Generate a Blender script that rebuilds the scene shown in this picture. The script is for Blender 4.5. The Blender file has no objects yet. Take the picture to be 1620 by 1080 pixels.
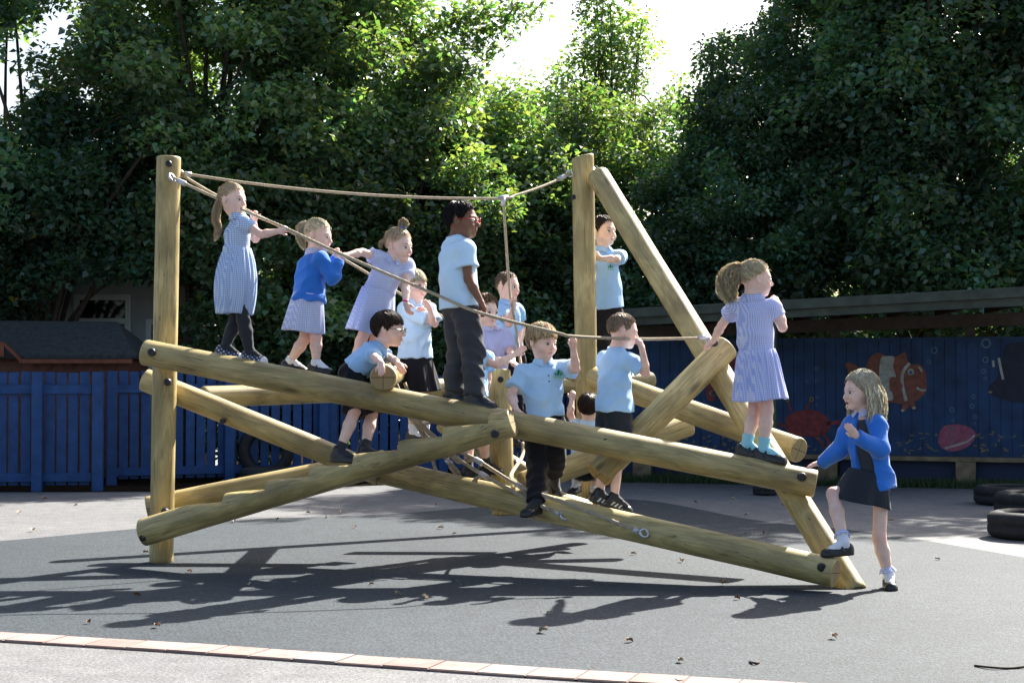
import bpy, math, random
import numpy as np
from mathutils import Vector, Matrix
sc = bpy.context.scene
C = sc.collection
rng = np.random.default_rng(7)
random.seed(7)
# ---------------------------------------------------------------- camera
F = 2554.0; CH = 1.15; PITCH = math.atan(55/F)
cd = bpy.data.cameras.new('camera'); cam = bpy.data.objects.new('camera', cd); C.objects.link(cam)
cd.sensor_width = 36; cd.lens = F/1620*36; cd.clip_end = 1000; cd.clip_start = .05
cam.location = (0, 0, CH); cam.rotation_euler = (math.pi/2+PITCH, 0, 0)
sc.camera = cam
# ---------------------------------------------------------------- sun and sky
SUN_ELEV = math.radians(40)
sx, sy = .58, .815                       # towards the sun, on the ground
w = bpy.data.worlds.new('World'); sc.world = w; w.use_nodes = True
nt = w.node_tree; bg = nt.nodes['Background']
sky = nt.nodes.new('ShaderNodeTexSky'); sky.sky_type = 'NISHITA'; sky.sun_disc = False
sky.sun_elevation = SUN_ELEV; sky.sun_rotation = math.atan2(sx, sy)
sky.dust_density = 3.5; sky.air_density = 1.0; sky.ozone_density = 1.0
nt.links.new(sky.outputs[0], bg.inputs[0]); bg.inputs[1].default_value = .072
sl = bpy.data.lights.new('sun', 'SUN'); sl.energy = 5.0; sl.angle = math.radians(.53); sl.color = (1, .95, .86)
sun = bpy.data.objects.new('sun', sl); C.objects.link(sun); sun.location = (6, 8, 12)
h = math.hypot(sx, sy)
d = Vector((sx/h*math.cos(SUN_ELEV), sy/h*math.cos(SUN_ELEV), math.sin(SUN_ELEV)))
sun.rotation_euler = d.to_track_quat('Z', 'Y').to_euler()
vs = sc.view_settings; vs.view_transform = 'Standard'; vs.look = 'None'; vs.exposure = 1.8; vs.gamma = 1
sc.cycles.use_denoising = True
sc.cycles.max_bounces = 8; sc.cycles.transparent_max_bounces = 6

# ---------------------------------------------------------------- helpers
def at(px, py, Y):
    cx = (px-810)/F; cy = (540-py)/F
    dy = math.cos(PITCH)-cy*math.sin(PITCH); dz = math.sin(PITCH)+cy*math.cos(PITCH)
    k = Y/dy
    return np.array([cx*k, Y, CH+dz*k])
def gnd(px, py, z=0.0):
    p = at(px, py, 1.0); k = (z-CH)/(p[2]-CH)
    return np.array([p[0]*k, k, z])
def nrm(v):
    v = np.asarray(v, float); return v/(np.linalg.norm(v)+1e-12)

def mat(name, col=(.5, .5, .5), rough=.6, spec=.4, metal=0, noise=None, bump=None, attr=False, sheen=0, coord='Object'):
    """plain material: base colour with soft noise variation (scale, amount) and bump (scale, strength, dist)"""
    m = bpy.data.materials.new(name); m.use_nodes = True; n = m.node_tree.nodes; l = m.node_tree.links
    b = n['Principled BSDF']; b.inputs['Roughness'].default_value = rough; b.inputs['Metallic'].default_value = metal
    b.inputs['Specular IOR Level'].default_value = spec; b.inputs['Base Color'].default_value = (*col, 1)
    if sheen: b.inputs['Sheen Weight'].default_value = sheen
    tc = n.new('ShaderNodeTexCoord'); src = None
    if attr:
        a = n.new('ShaderNodeVertexColor'); a.layer_name = 'Col'; src = a.outputs[0]
    if noise:
        t = n.new('ShaderNodeTexNoise'); t.inputs['Scale'].default_value = noise[0]; t.inputs['Detail'].default_value = 5
        l.new(tc.outputs[coord], t.inputs[0])
        mr = n.new('ShaderNodeMapRange'); mr.inputs[1].default_value = .3; mr.inputs[2].default_value = .7
        mr.inputs[3].default_value = 1-noise[1]; mr.inputs[4].default_value = 1+noise[1]
        l.new(t.outputs[0], mr.inputs[0])
        mx = n.new('ShaderNodeVectorMath'); mx.operation = 'SCALE'
        if src: l.new(src, mx.inputs[0])
        else: mx.inputs[0].default_value = col
        l.new(mr.outputs[0], mx.inputs[3]); src = mx.outputs[0]
    if src: l.new(src, b.inputs['Base Color'])
    if bump:
        t = n.new('ShaderNodeTexNoise'); t.inputs['Scale'].default_value = bump[0]; t.inputs['Detail'].default_value = 4
        l.new(tc.outputs[coord], t.inputs[0])
        bm = n.new('ShaderNodeBump'); bm.inputs['Strength'].default_value = bump[1]; bm.inputs['Distance'].default_value = bump[2]
        l.new(t.outputs[0], bm.inputs['Height']); l.new(bm.outputs[0], b.inputs['Normal'])
    return m

def tag(o, label=None, cat=None, group=None, kind=None):
    if label: o['label'] = label
    if cat: o['category'] = cat
    if group: o['group'] = group
    if kind: o['kind'] = kind
    return o
def thing(name, loc, label, cat, group=None):
    o = bpy.data.objects.new(name, None); C.objects.link(o); o.location = [float(x) for x in loc]; o.empty_display_size = .1
    return tag(o, label, cat, group)
def wloc(o):
    v = np.zeros(3)
    while o is not None: v = v+np.array(o.location); o = o.parent
    return v
def mk(name, V, Fc, m, parent=None, smooth=True, col=None, mi=None, world=True):
    """link vertices (world coordinates) as ONE mesh object under parent"""
    me = bpy.data.meshes.new(name); V = np.asarray(V, np.float32).reshape(-1, 3)
    if parent is not None and world: V = V-wloc(parent).astype(np.float32)
    if isinstance(Fc, np.ndarray):
        k = Fc.shape[1]; nf = len(Fc)
        me.vertices.add(len(V)); me.vertices.foreach_set('co', V.ravel())
        me.loops.add(nf*k); me.loops.foreach_set('vertex_index', Fc.astype(np.int32).ravel())
        me.polygons.add(nf); me.polygons.foreach_set('loop_start', np.arange(0, nf*k, k, dtype=np.int32))
        me.polygons.foreach_set('loop_total', np.full(nf, k, np.int32))
    else:
        me.from_pydata(V.tolist(), [], Fc)
    me.update(calc_edges=True); me.validate()
    for x in (m if isinstance(m, (list, tuple)) else [m]): me.materials.append(x)
    if mi is not None: me.polygons.foreach_set('material_index', np.asarray(mi, np.int32))
    if smooth: me.polygons.foreach_set('use_smooth', np.ones(len(me.polygons), bool))
    if col is not None:
        a = me.color_attributes.new('Col', 'FLOAT_COLOR', 'POINT')
        c = np.ones((len(V), 4), np.float32); c[:, :3] = col; a.data.foreach_set('color', c.ravel())
    o = bpy.data.objects.new(name, me); C.objects.link(o)
    if parent is not None: o.parent = parent
    return o
class MB:
    def __init__(s): s.V = []; s.F = []; s.M = []; s.n = 0
    def add(s, V, Fc, mi=0):
        s.V.append(np.asarray(V, float)); s.F += [tuple(int(i)+s.n for i in f) for f in Fc]; s.M += [mi]*len(Fc); s.n += len(V); return s
    def box(s, lo, hi, mi=0, R=None, c=None):
        lo = np.array(lo, float); hi = np.array(hi, float)
        V = np.array([[x, y, z] for x in (lo[0], hi[0]) for y in (lo[1], hi[1]) for z in (lo[2], hi[2])])
        if R is not None: V = V@np.asarray(R).T
        if c is not None: V = V+np.array(c)
        return s.add(V, [(0, 1, 3, 2), (4, 6, 7, 5), (0, 4, 5, 1), (2, 3, 7, 6), (0, 2, 6, 4), (1, 5, 7, 3)], mi)
    def beam(s, a, b, wd, ht, up=(0, 0, 1), mi=0):
        a = np.array(a, float); b = np.array(b, float); L = np.linalg.norm(b-a); x = (b-a)/L
        y = nrm(np.cross(up, x)); z = np.cross(x, y)
        return s.box((0, -wd/2, -ht/2), (L, wd/2, ht/2), mi, np.stack([x, y, z], 1), a)
    def tube(s, P, r, n=8, cap=True, mi=0):
        V, Fc = tube(P, r, n, cap); return s.add(V, Fc, mi)
    def build(s, name, m, parent=None, smooth=False):
        return mk(name, np.concatenate(s.V), s.F, m, parent, smooth, mi=s.M)
def tube(P, r, n=8, cap=True):
    P = np.asarray(P, float); M = len(P); r = np.broadcast_to(np.asarray(r, float), (M,))
    T = np.gradient(P, axis=0); T /= np.linalg.norm(T, axis=1)[:, None]+1e-12
    u = nrm(np.cross(T[0], (0.31, .2, .93) if abs(T[0][2]) < .9 else (1, 0, 0))); V = []
    for i in range(M):
        u = nrm(u-T[i]*np.dot(u, T[i])); v = np.cross(T[i], u)
        a = np.arange(n)*2*math.pi/n
        V.append(P[i]+r[i]*(np.cos(a)[:, None]*u+np.sin(a)[:, None]*v))
    Fc = [(i*n+j, i*n+(j+1) % n, (i+1)*n+(j+1) % n, (i+1)*n+j) for i in range(M-1) for j in range(n)]
    if cap: Fc += [tuple(range(n-1, -1, -1)), tuple((M-1)*n+j for j in range(n))]
    return np.concatenate(V), Fc
def spline(P, n=12):
    P = np.asarray(P, float); Q = np.concatenate([[2*P[0]-P[1]], P, [2*P[-1]-P[-2]]]); out = []
    for i in range(len(P)-1):
        a, b, c, d = Q[i:i+4]
        for t in np.arange(n)/n:
            out.append(.5*(2*b+(c-a)*t+(2*a-5*b+4*c-d)*t*t+(3*b-a-3*c+d)*t**3))
    out.append(P[-1]); return np.array(out)
def link_node(m, n, l): pass

# ---------------------------------------------------------------- ground
def ground_mat(name, c1, c2, speck, sscale, bump=.3, patch=(.6, .12)):
    m = bpy.data.materials.new(name); m.use_nodes = True; n = m.node_tree.nodes; l = m.node_tree.links; b = n['Principled BSDF']
    tc = n.new('ShaderNodeTexCoord')
    def N(scale, det=4, rough=.6):
        t = n.new('ShaderNodeTexNoise'); t.inputs['Scale'].default_value = scale; t.inputs['Detail'].default_value = det
        t.inputs['Roughness'].default_value = rough; l.new(tc.outputs['Object'], t.inputs[0]); return t
    big = N(patch[0]); med = N(7); fine = N(sscale, 3, .8)
    def ramp(src, p0, p1, a, bb):
        r = n.new('ShaderNodeValToRGB'); r.color_ramp.elements[0].position = p0; r.color_ramp.elements[1].position = p1
        r.color_ramp.elements[0].color = (*a, 1); r.color_ramp.elements[1].color = (*bb, 1); l.new(src, r.inputs[0]); return r
    base = ramp(big.outputs[0], .35, .68, c1, c2)
    md = ramp(med.outputs[0], .3, .7, (1-patch[1],)*3, (1+patch[1],)*3)
    sp = ramp(fine.outputs[0], .32, .68, (1-speck,)*3, (1+speck,)*3)
    a1 = n.new('ShaderNodeMix'); a1.data_type = 'RGBA'; a1.blend_type = 'MULTIPLY'; a1.inputs[0].default_value = 1
    l.new(base.outputs[0], a1.inputs[6]); l.new(md.outputs[0], a1.inputs[7])
    a2 = n.new('ShaderNodeMix'); a2.data_type = 'RGBA'; a2.blend_type = 'MULTIPLY'; a2.inputs[0].default_value = 1
    l.new(a1.outputs[2], a2.inputs[6]); l.new(sp.outputs[0], a2.inputs[7]); l.new(a2.outputs[2], b.inputs['Base Color'])
    b.inputs['Roughness'].default_value = .8; b.inputs['Specular IOR Level'].default_value = .35
    bm = n.new('ShaderNodeBump'); bm.inputs['Strength'].default_value = bump; bm.inputs['Distance'].default_value = .01
    l.new(fine.outputs[0], bm.inputs['Height']); l.new(bm.outputs[0], b.inputs['Normal'])
    return m
M_conc = ground_mat('worn_tarmac', (.120, .121, .126), (.168, .165, .164), .6, 65, .4, (.35, .19))
M_rub = ground_mat('rubber_surface', (.022, .031, .040), (.033, .043, .053), .85, 62, .7, (.5, .15))
M_soil_shade = ground_mat('soil_shade_mat', (.014, .011, .008), (.028, .02, .014), .7, 30, .8)  # dark earth colour, also used as painted shade behind the fence
M_soil_shade.node_tree.nodes['Principled BSDF'].inputs['Specular IOR Level'].default_value = 0
tag(mk('ground', [(-150, -30, 0), (150, -30, 0), (150, 250, 0), (-150, 250, 0)], [(0, 1, 2, 3)], M_conc, smooth=False), kind='structure')
kerbc = spline([(-4.6, 7.72, 0), gnd(-60, 998), gnd(0, 1003), gnd(300, 1021), gnd(600, 1042), gnd(900, 1062), gnd(1180, 1079), (2.2, 5.66, 0), (3.6, 5.3, 0)], 24)
back = spline([(4.1, 6.5, 0), (3.75, 8.5, 0), gnd(1620, 882), gnd(1375, 842), (1.95, 12.9, 0), gnd(1000, 790), gnd(776, 801), gnd(620, 813), gnd(400, 822), gnd(200, 838), gnd(0, 856), (-4.5, 10.4, 0), (-5.2, 9.2, 0)], 10)
poly = np.concatenate([kerbc, back]); poly[:, 2] = .004
tag(mk('rubber_play_surface', poly, [tuple(range(len(poly)))], M_rub, smooth=False), kind='structure')
# red and grey kerb blocks
m_k = [mat('block_pink', (.30, .195, .175), .85, noise=(6, .25), bump=(90, .5, .004), coord='Object'), mat('block_red', (.28, .17, .15), .85, noise=(6, .25), bump=(90, .5, .004)),
       mat('block_grey', (.28, .215, .20), .85, noise=(6, .2), bump=(90, .5, .004)), mat('block_joint', (.13, .12, .11), .9)]
seg = np.r_[0, np.cumsum(np.linalg.norm(np.diff(kerbc, axis=0), axis=1))]
def kpt(s): return np.array([np.interp(s, seg, kerbc[:, i]) for i in range(3)])
kb = MB(); s = 0.0; seq = [1, 0, 2, 0, 1, 0, 2, 0, 0, 1, 0, 0, 2, 0, 0, 1, 0, 0]; i = 0
while s < seg[-1]-.22:
    a, b = kpt(s+.004), kpt(s+.196); t = nrm(b-a); q = np.array([t[1], -t[0], 0])
    wd = .175; z = .012+random.uniform(-.0012, .0012)
    kb.add([a+[0, 0, z], b+[0, 0, z], b+q*wd+[0, 0, z], a+q*wd+[0, 0, z], a+[0, 0, 0], b+[0, 0, 0], b+q*wd, a+q*wd],
           [(3, 2, 1, 0), (0, 1, 5, 4), (2, 3, 7, 6), (1, 2, 6, 5), (3, 0, 4, 7)], seq[i % len(seq)]); s += .2; i += 1
jl = np.array([kpt(x) for x in np.linspace(0, seg[-1], 80)]); tt = np.gradient(jl, axis=0); tt /= np.linalg.norm(tt, axis=1)[:, None]
qq = np.stack([tt[:, 1], -tt[:, 0], 0*tt[:, 0]], 1); A = jl+[0, 0, .0085]-qq*.006; B = jl+qq*.181+[0, 0, .0085]
kb.add(np.concatenate([A, B]), [(i, 80+i, 81+i, i+1) for i in range(79)], 3)
tag(kb.build('paving_block_edging', m_k), kind='structure')
soil_and_shade = [(-12, 15.9, .006), (-3.0, 16.1, .006), (-1.0, 17.3, .006), (1.2, 18.0, .006), (6.5, 16.7, .006), (14, 16.5, .006), (20, 90, .006), (-20, 90, .006)]  # earth strip at the fence, carried on behind as dark stand-in for shade
tag(mk('soil_and_shade', soil_and_shade, [tuple(range(len(soil_and_shade)))], M_soil_shade, smooth=False), kind='structure')

# ---------------------------------------------------------------- wood
def wood_mat():
    m = bpy.data.materials.new('treated_pine'); m.use_nodes = True; n = m.node_tree.nodes; l = m.node_tree.links; b = n['Principled BSDF']
    tc = n.new('ShaderNodeTexCoord'); oi = n.new('ShaderNodeObjectInfo')
    add = n.new('ShaderNodeVectorMath'); add.operation = 'MULTIPLY_ADD'; add.inputs[1].default_value = (1, 1, 1)
    l.new(tc.outputs['Object'], add.inputs[0])
    cmb = n.new('ShaderNodeCombineXYZ')
    mu = n.new('ShaderNodeMath'); mu.operation = 'MULTIPLY'; mu.inputs[1].default_value = 37.0; l.new(oi.outputs['Random'], mu.inputs[0])
    for i in range(3): l.new(mu.outputs[0], cmb.inputs[i])
    l.new(cmb.outputs[0], add.inputs[2])
    def mp(sc_):
        k = n.new('ShaderNodeMapping'); k.inputs['Scale'].default_value = sc_; l.new(add.outputs[0], k.inputs[0]); return k
    # grain: distorted rings of a tree, seen on the long faces
    wv = n.new('ShaderNodeTexNoise'); wv.inputs['Scale'].default_value = 1.0; wv.inputs['Detail'].default_value = 3; wv.inputs['Distortion'].default_value = 1.2
    l.new(mp((9, 9, 1.6)).outputs[0], wv.inputs[0])
    m1 = n.new('ShaderNodeMath'); m1.operation = 'MULTIPLY'; m1.inputs[1].default_value = 34; l.new(wv.outputs[0], m1.inputs[0])
    m2 = n.new('ShaderNodeMath'); m2.operation = 'SINE'; l.new(m1.outputs[0], m2.inputs[0])
    fg = n.new('ShaderNodeTexNoise'); fg.inputs['Scale'].default_value = 1; fg.inputs['Detail'].default_value = 5; fg.inputs['Roughness'].default_value = .7
    l.new(mp((120, 120, 6)).outputs[0], fg.inputs[0])
    bl = n.new('ShaderNodeTexNoise'); bl.inputs['Scale'].default_value = 3.2; bl.inputs['Detail'].default_value = 4; l.new(mp((1.5, 1.5, .8)).outputs[0], bl.inputs[0])
    r0 = n.new('ShaderNodeValToRGB'); e = r0.color_ramp.elements
    e[0].position = .30; e[0].color = (.25, .19, .074, 1); e[1].position = .70; e[1].color = (.55, .43, .19, 1)
    k = e.new(.5); k.color = (.40, .31, .122, 1)
    l.new(bl.outputs[0], r0.inputs[0])
    def mulramp(prev, src, lo, hi, p0, p1, a0):
        mr = n.new('ShaderNodeMapRange'); mr.inputs[1].default_value = p0; mr.inputs[2].default_value = p1; mr.inputs[3].default_value = lo; mr.inputs[4].default_value = hi
        l.new(src, mr.inputs[0]); v = n.new('ShaderNodeVectorMath'); v.operation = 'SCALE'; l.new(prev, v.inputs[0]); l.new(mr.outputs[0], v.inputs[3]); return v.outputs[0]
    c = mulramp(r0.outputs[0], m2.outputs[0], .84, 1.06, -.6, .8, 0)
    c = mulramp(c, fg.outputs[0], .78, 1.18, .3, .7, 0)
    # knots
    vo = n.new('ShaderNodeTexVoronoi'); vo.inputs['Scale'].default_value = 1; l.new(mp((7, 7, 2.2)).outputs[0], vo.inputs[0])
    c = mulramp(c, vo.outputs['Distance'], .35, 1.0, .05, .17, 0)
    ck = n.new('ShaderNodeTexNoise'); ck.inputs['Scale'].default_value = 1; ck.inputs['Detail'].default_value = 2; l.new(mp((30, 30, .9)).outputs[0], ck.inputs[0])
    cs = n.new('ShaderNodeMath'); cs.operation = 'SUBTRACT'; cs.inputs[1].default_value = .40; l.new(ck.outputs[0], cs.inputs[0]); ca = n.new('ShaderNodeMath'); ca.operation = 'ABSOLUTE'; l.new(cs.outputs[0], ca.inputs[0])
    c = mulramp(c, ca.outputs[0], .38, 1.0, .002, .009, 0)
    mxo = n.new('ShaderNodeMapRange'); mxo.inputs[3].default_value = .88; mxo.inputs[4].default_value = 1.12; l.new(oi.outputs['Random'], mxo.inputs[0])
    v = n.new('ShaderNodeVectorMath'); v.operation = 'SCALE'; l.new(c, v.inputs[0]); l.new(mxo.outputs[0], v.inputs[3])
    l.new(v.outputs[0], b.inputs['Base Color']); b.inputs['Roughness'].default_value = .50; b.inputs['Specular IOR Level'].default_value = .55
    bm = n.new('ShaderNodeBump'); bm.inputs['Strength'].default_value = .35; bm.inputs['Distance'].default_value = .004
    l.new(fg.outputs[0], bm.inputs['Height']); l.new(bm.outputs[0], b.inputs['Normal'])
    return m
def endgrain_mat():
    m = bpy.data.materials.new('pine_end_grain'); m.use_nodes = True; n = m.node_tree.nodes; l = m.node_tree.links; b = n['Principled BSDF']
    tc = n.new('ShaderNodeTexCoord'); sep = n.new('ShaderNodeSeparateXYZ'); l.new(tc.outputs['Object'], sep.inputs[0])
    cb = n.new('ShaderNodeCombineXYZ'); l.new(sep.outputs[0], cb.inputs[0]); l.new(sep.outputs[1], cb.inputs[1])
    ln = n.new('ShaderNodeVectorMath'); ln.operation = 'LENGTH'; l.new(cb.outputs[0], ln.inputs[0])
    nz = n.new('ShaderNodeTexNoise'); nz.inputs['Scale'].default_value = 25; l.new(tc.outputs['Object'], nz.inputs[0])
    ma = n.new('ShaderNodeMath'); ma.operation = 'MULTIPLY_ADD'; ma.inputs[1].default_value = 900; l.new(ln.outputs['Value'], ma.inputs[0])
    mb = n.new('ShaderNodeMath'); mb.operation = 'MULTIPLY'; mb.inputs[1].default_value = 5; l.new(nz.outputs[0], mb.inputs[0]); l.new(mb.outputs[0], ma.inputs[2])
    s_ = n.new('ShaderNodeMath'); s_.operation = 'SINE'; l.new(ma.outputs[0], s_.inputs[0])
    r = n.new('ShaderNodeValToRGB'); r.color_ramp.elements[0].color = (.17, .12, .05, 1); r.color_ramp.elements[1].color = (.36, .27, .12, 1)
    mr = n.new('ShaderNodeMapRange'); mr.inputs[1].default_value = -1; l.new(s_.outputs[0], mr.inputs[0]); l.new(mr.outputs[0], r.inputs[0])
    # sawn relief cracks: dark where |x| or |y| is tiny
    def thin(o, wd):
        a = n.new('ShaderNodeMath'); a.operation = 'ABSOLUTE'; l.new(o, a.inputs[0])
        c_ = n.new('ShaderNodeMath'); c_.operation = 'LESS_THAN'; c_.inputs[1].default_value = wd; l.new(a.outputs[0], c_.inputs[0]); return c_.outputs[0]
    mxx = n.new('ShaderNodeMath'); mxx.operation = 'MAXIMUM'; l.new(thin(sep.outputs[0], .0022), mxx.inputs[0]); l.new(thin(sep.outputs[1], .0022), mxx.inputs[1])
    mix = n.new('ShaderNodeMix'); mix.data_type = 'RGBA'; l.new(mxx.outputs[0], mix.inputs[0]); l.new(r.outputs[0], mix.inputs[6]); mix.inputs[7].default_value = (.04, .025, .012, 1)
    l.new(mix.outputs[2], b.inputs['Base Color']); b.inputs['Roughness'].default_value = .7
    return m
M_wood = wood_mat(); M_end = endgrain_mat()
M_bolt = mat('black_bolt_cap', (.012, .013, .016), .45, .5)
M_steel = mat('galvanised_steel', (.55, .56, .58), .35, metal=1, noise=(60, .2))
M_alu = mat('silver_ferrule', (.55, .55, .56), .45, .5, metal=.4)
def rope_mat():
    m = mat('braided_rope', (.48, .40, .28), .8, noise=(40, .15)); n = m.node_tree.nodes; l = m.node_tree.links
    tc = n.new('ShaderNodeTexCoord'); wv = n.new('ShaderNodeTexWave'); wv.inputs['Scale'].default_value = 55; wv.bands_direction = 'DIAGONAL'; wv.inputs['Distortion'].default_value = 1
    l.new(tc.outputs['Object'], wv.inputs[0]); bm = n.new('ShaderNodeBump'); bm.inputs['Distance'].default_value = .004; l.new(wv.outputs[1], bm.inputs['Height'])
    l.new(bm.outputs[0], n['Principled BSDF'].inputs['Normal']); return m
M_rope = rope_mat()

frame = thing('climbing_frame', (0.2, 9.6, 0), 'climbing frame of bolted round pine logs with ropes, crossing beams and two tall posts', 'climbing frame')
LR = .076
def log(name, a, b, r=LR, label=None, steps=None, cut_top=None, nseg=None):
    a = np.array(a, float); b = np.array(b, float); L = float(np.linalg.norm(b-a)); z = (b-a)/L
    y = np.array([0, 1., 0]) if abs(z[1]) < .9 else np.array([1., 0, 0])
    x = nrm(np.cross(y, z)); x = x if x[2] > 0 or abs(z[2]) > .95 else -x       # local x is the log's upper side
    y = np.cross(z, x)
    n = 36; ch = .009
    S = [0, ch*.35, ch] + list(np.linspace(.03, L-.03, nseg or max(6, int(L/.05)))) + [L-ch, L-ch*.35, L]
    Rr = [r-ch, r-ch*.3, r]+[r]*(len(S)-6)+[r, r-ch*.3, r-ch]
    ph = rng.uniform(0, 6, 4); th = np.arange(n)*2*math.pi/n; V = []
    for s_, q in zip(S, Rr):
        q = q*(1+.012*math.sin(s_*3.1+ph[0])+.006*math.sin(s_*9+ph[1]))
        rr = q*(1+.010*np.sin(2*th+ph[2]+s_*.8)+.006*np.sin(5*th+ph[3]+s_*2))
        X = rr*np.cos(th); Y = rr*np.sin(th)
        if steps:
            t0, t1, pitch, dep = steps; f = ((s_-t0) % pitch)/pitch
            if t0 < s_ < t1:
                hgt = q-dep*min(1, max(0, f-.06)/.94)
                if f > .96: hgt = q-dep*(1-(f-.96)/.04)
                X = np.minimum(X, hgt)
        zz = np.full(n, s_)
        if cut_top and s_ > L-.03: zz = zz+cut_top*X/r*(s_-(L-.03))/.03
        V.append(np.stack([X, Y, zz], 1))
    M = len(S); Fc = [(i*n+j, i*n+(j+1) % n, (i+1)*n+(j+1) % n, (i+1)*n+j) for i in range(M-1) for j in range(n)]
    mi = [0]*len(Fc); Fc += [tuple(range(n-1, -1, -1)), tuple((M-1)*n+j for j in range(n))]; mi += [1, 1]
    V = np.concatenate(V); V[:, 2] -= L/2
    o = mk(name, V, Fc, [M_wood, M_end], frame, True, mi=mi, world=False)
    for p in o.data.polygons[-2:]: p.use_smooth = False
    mid = (a+b)/2
    R = Matrix(np.stack([x, y, z], 1).tolist())
    o.matrix_basis = Matrix.Translation(Vector((mid-np.array(frame.location)).tolist())) @ R.to_4x4()
    if label: o['label'] = label
    o['ends'] = 0; del o['ends']
    return o
def bolt(logo, px, py, Y, r=.027, nrmv=(0, -1, 0)):
    """cap screwed into the log's near side at pixel px,py; Y is the log axis's distance there"""
    nv = nrm(nrmv); c = at(px, py, Y-LR*1.0)
    u = nrm(np.cross(nv, (0, 0, 1))); v = np.cross(u, nv); th = np.arange(20)*2*math.pi/20
    V = []; 
    for rr, t in ((r, -.02), (r, .007), (r*.86, .013), (r*.45, .0145), (r*.32, .010)):
        V.append(c+nv*t+rr*(np.cos(th)[:, None]*u+np.sin(th)[:, None]*v))
    Fc = [(i*20+j, i*20+(j+1) % 20, (i+1)*20+(j+1) % 20, (i+1)*20+j) for i in range(4) for j in range(20)]+[tuple(range(80, 100))]
    V = np.concatenate(V); Rm = np.array(logo.matrix_basis)[:3, :3]; t0 = np.array(logo.matrix_basis)[:3, 3]+np.array(frame.location)
    mk('bolt_cap', (V-t0)@Rm, Fc, M_bolt, logo, False, world=False)
bpy.context.view_layer.update()
post_l = log('post', (*at(255, 889, 10.0)[:2], 0), at(267, 248, 10.0), .0745, 'tall post at the left end of the frame')
post_r = log('post', (at(931, 600, 11.2)[0], 11.2, .12), at(922, 247, 11.2), .076, 'tallest post, with a lit sawn top', cut_top=.018)
L3 = dict(a=at(228, 557, 9.8), b=at(1291, 765, 9.1))
beam_top = log('beam', L3['a'], L3['b'], .079, 'long upper walking beam across the front')
a_leg = log('leg', at(946, 278, 11.1), at(1352, 940, 8.78), .078, 'long slanting leg on the right')
l5 = log('beam', at(228, 600, 10.17), at(600, 750, 10.0), .073)
l6 = log('stepped_log', at(226, 842, 9.78), at(812, 667, 9.25), .083, 'ramp log with steps cut in its top', steps=(.30, 2.36, .283, .060), nseg=360)
l7 = log('beam', at(232, 803, 10.17), at(610, 728, 10.4), .072)
l8 = log('beam', at(321, 628, 11.0), at(1030, 602, 13.2), .074, 'level beam at the back')
l9 = log('beam', at(900, 583, 11.38), at(1264, 712, 9.75), .077)
l10 = log('beam', at(945, 752, 9.5), at(1150, 548, 9.86), .083, 'short diagonal log rising to the rope')
l11 = log('beam', at(826, 765, 10.4), at(1090, 672, 10.9), .077)
l12 = log('beam', at(700, 668, 11.3), at(850, 762, 10.9), .07)
lrl = log('beam', at(560, 735, 10.2), at(1322, 906, 8.62), .080, 'lowest beam, resting near the ground on the right')
l14 = log('beam', at(792, 765, 10.6), at(930, 806, 11.0), .065)
cpost = log('post', at(797, 815, 10.15), at(789, 585, 10.25), .074, 'short centre post with notches')
kpiece = log('hand_log', at(606, 597, 9.38), at(636, 583, 11.95), .078, 'short log pointing at the camera, laid over the upper beam')
# scarf notches cut into the centre post: wedge shaped recess blocks
m_notch = mat('notch_wood', (.15, .11, .05), .7, noise=(30, .3))
for (o, px, py, Y, r) in [(post_l, 267, 259, 10, .02), (beam_top, 240, 557, 9.78, .025), (post_l, 265, 604, 10, .023), (post_l, 261, 809, 10, .023), (l6, 226, 850, 9.78, .022),
                          (l5, 352, 666, 10.1, .018), (l6, 783, 686, 9.2, .025), (beam_top, 959, 699, 9.32, .025), (beam_top, 1269, 754, 9.1, .025), (lrl, 1300, 897, 8.66, .024),
                          (cpost, 792, 600, 10.2, .02), (lrl, 758, 783, 9.85, .02), (l10, 1130, 542, 9.79, .024), (a_leg, 1128, 622, 9.9, .018), (post_r, 907, 312, 11.16, .018)]:
    bolt(o, px, py, Y, r)
def rope(pts, r=.0098, name='rope', n=10, sp=10, ferr=()):
    P = spline(pts, sp); V, Fc = tube(P, r, n); o = mk(name, V, Fc, M_rope, frame, True)
    for (i, ln) in ferr:                     # ferrule at control point i
        p = np.array(pts[i]); q = np.array(pts[i+1] if i+1 < len(pts) else pts[i-1]); dd = nrm(q-p)
        V, Fc = tube([p-dd*ln/2, p+dd*ln/2], r*1.55, 12); mk('ferrule', V, Fc, M_alu, o, True)
    return o
def ring(c, n_, R, r, name, m, parent):
    n_ = nrm(n_); u = nrm(np.cross(n_, (.1, .3, 1))); v = np.cross(n_, u); th = np.linspace(0, 2*math.pi, 25)
    P = np.array(c)+R*(np.cos(th)[:, None]*u+np.sin(th)[:, None]*v); V, Fc = tube(P, r, 8, False); return mk(name, V, Fc, m, parent, True)
def sag(a, b, s_, n=7):
    t = np.linspace(0, 1, n)[:, None]; P = np.array(a)*(1-t)+np.array(b)*t; P[:, 2] -= (4*s_*t*(1-t))[:, 0]; return list(P)
R1A = at(303, 276, 10.05); R1M = at(796, 314, 10.6); R1B = at(903, 275, 11.15)
r1 = rope(sag(at(286, 274, 10.02), R1M, .045)+sag(R1M, R1B, .015)[1:], .0092, 'top_rope', ferr=())
for a_, b_ in ((at(292, 275, 10.03), at(302, 276.5, 10.05)), (R1M+[-.03, 0, .003], R1M+[.03, .03, .008]), (at(884, 283, 11.05), at(893, 279, 11.1))):
    V, Fc = tube([a_, b_], .017, 12); mk('ferrule', V, Fc, M_alu, r1, True)
V, Fc = tube([R1M+[0, 0, .01], R1M+[0, 0, -.05]], .016, 12); mk('ferrule', V, Fc, M_alu, r1, True)
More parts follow.
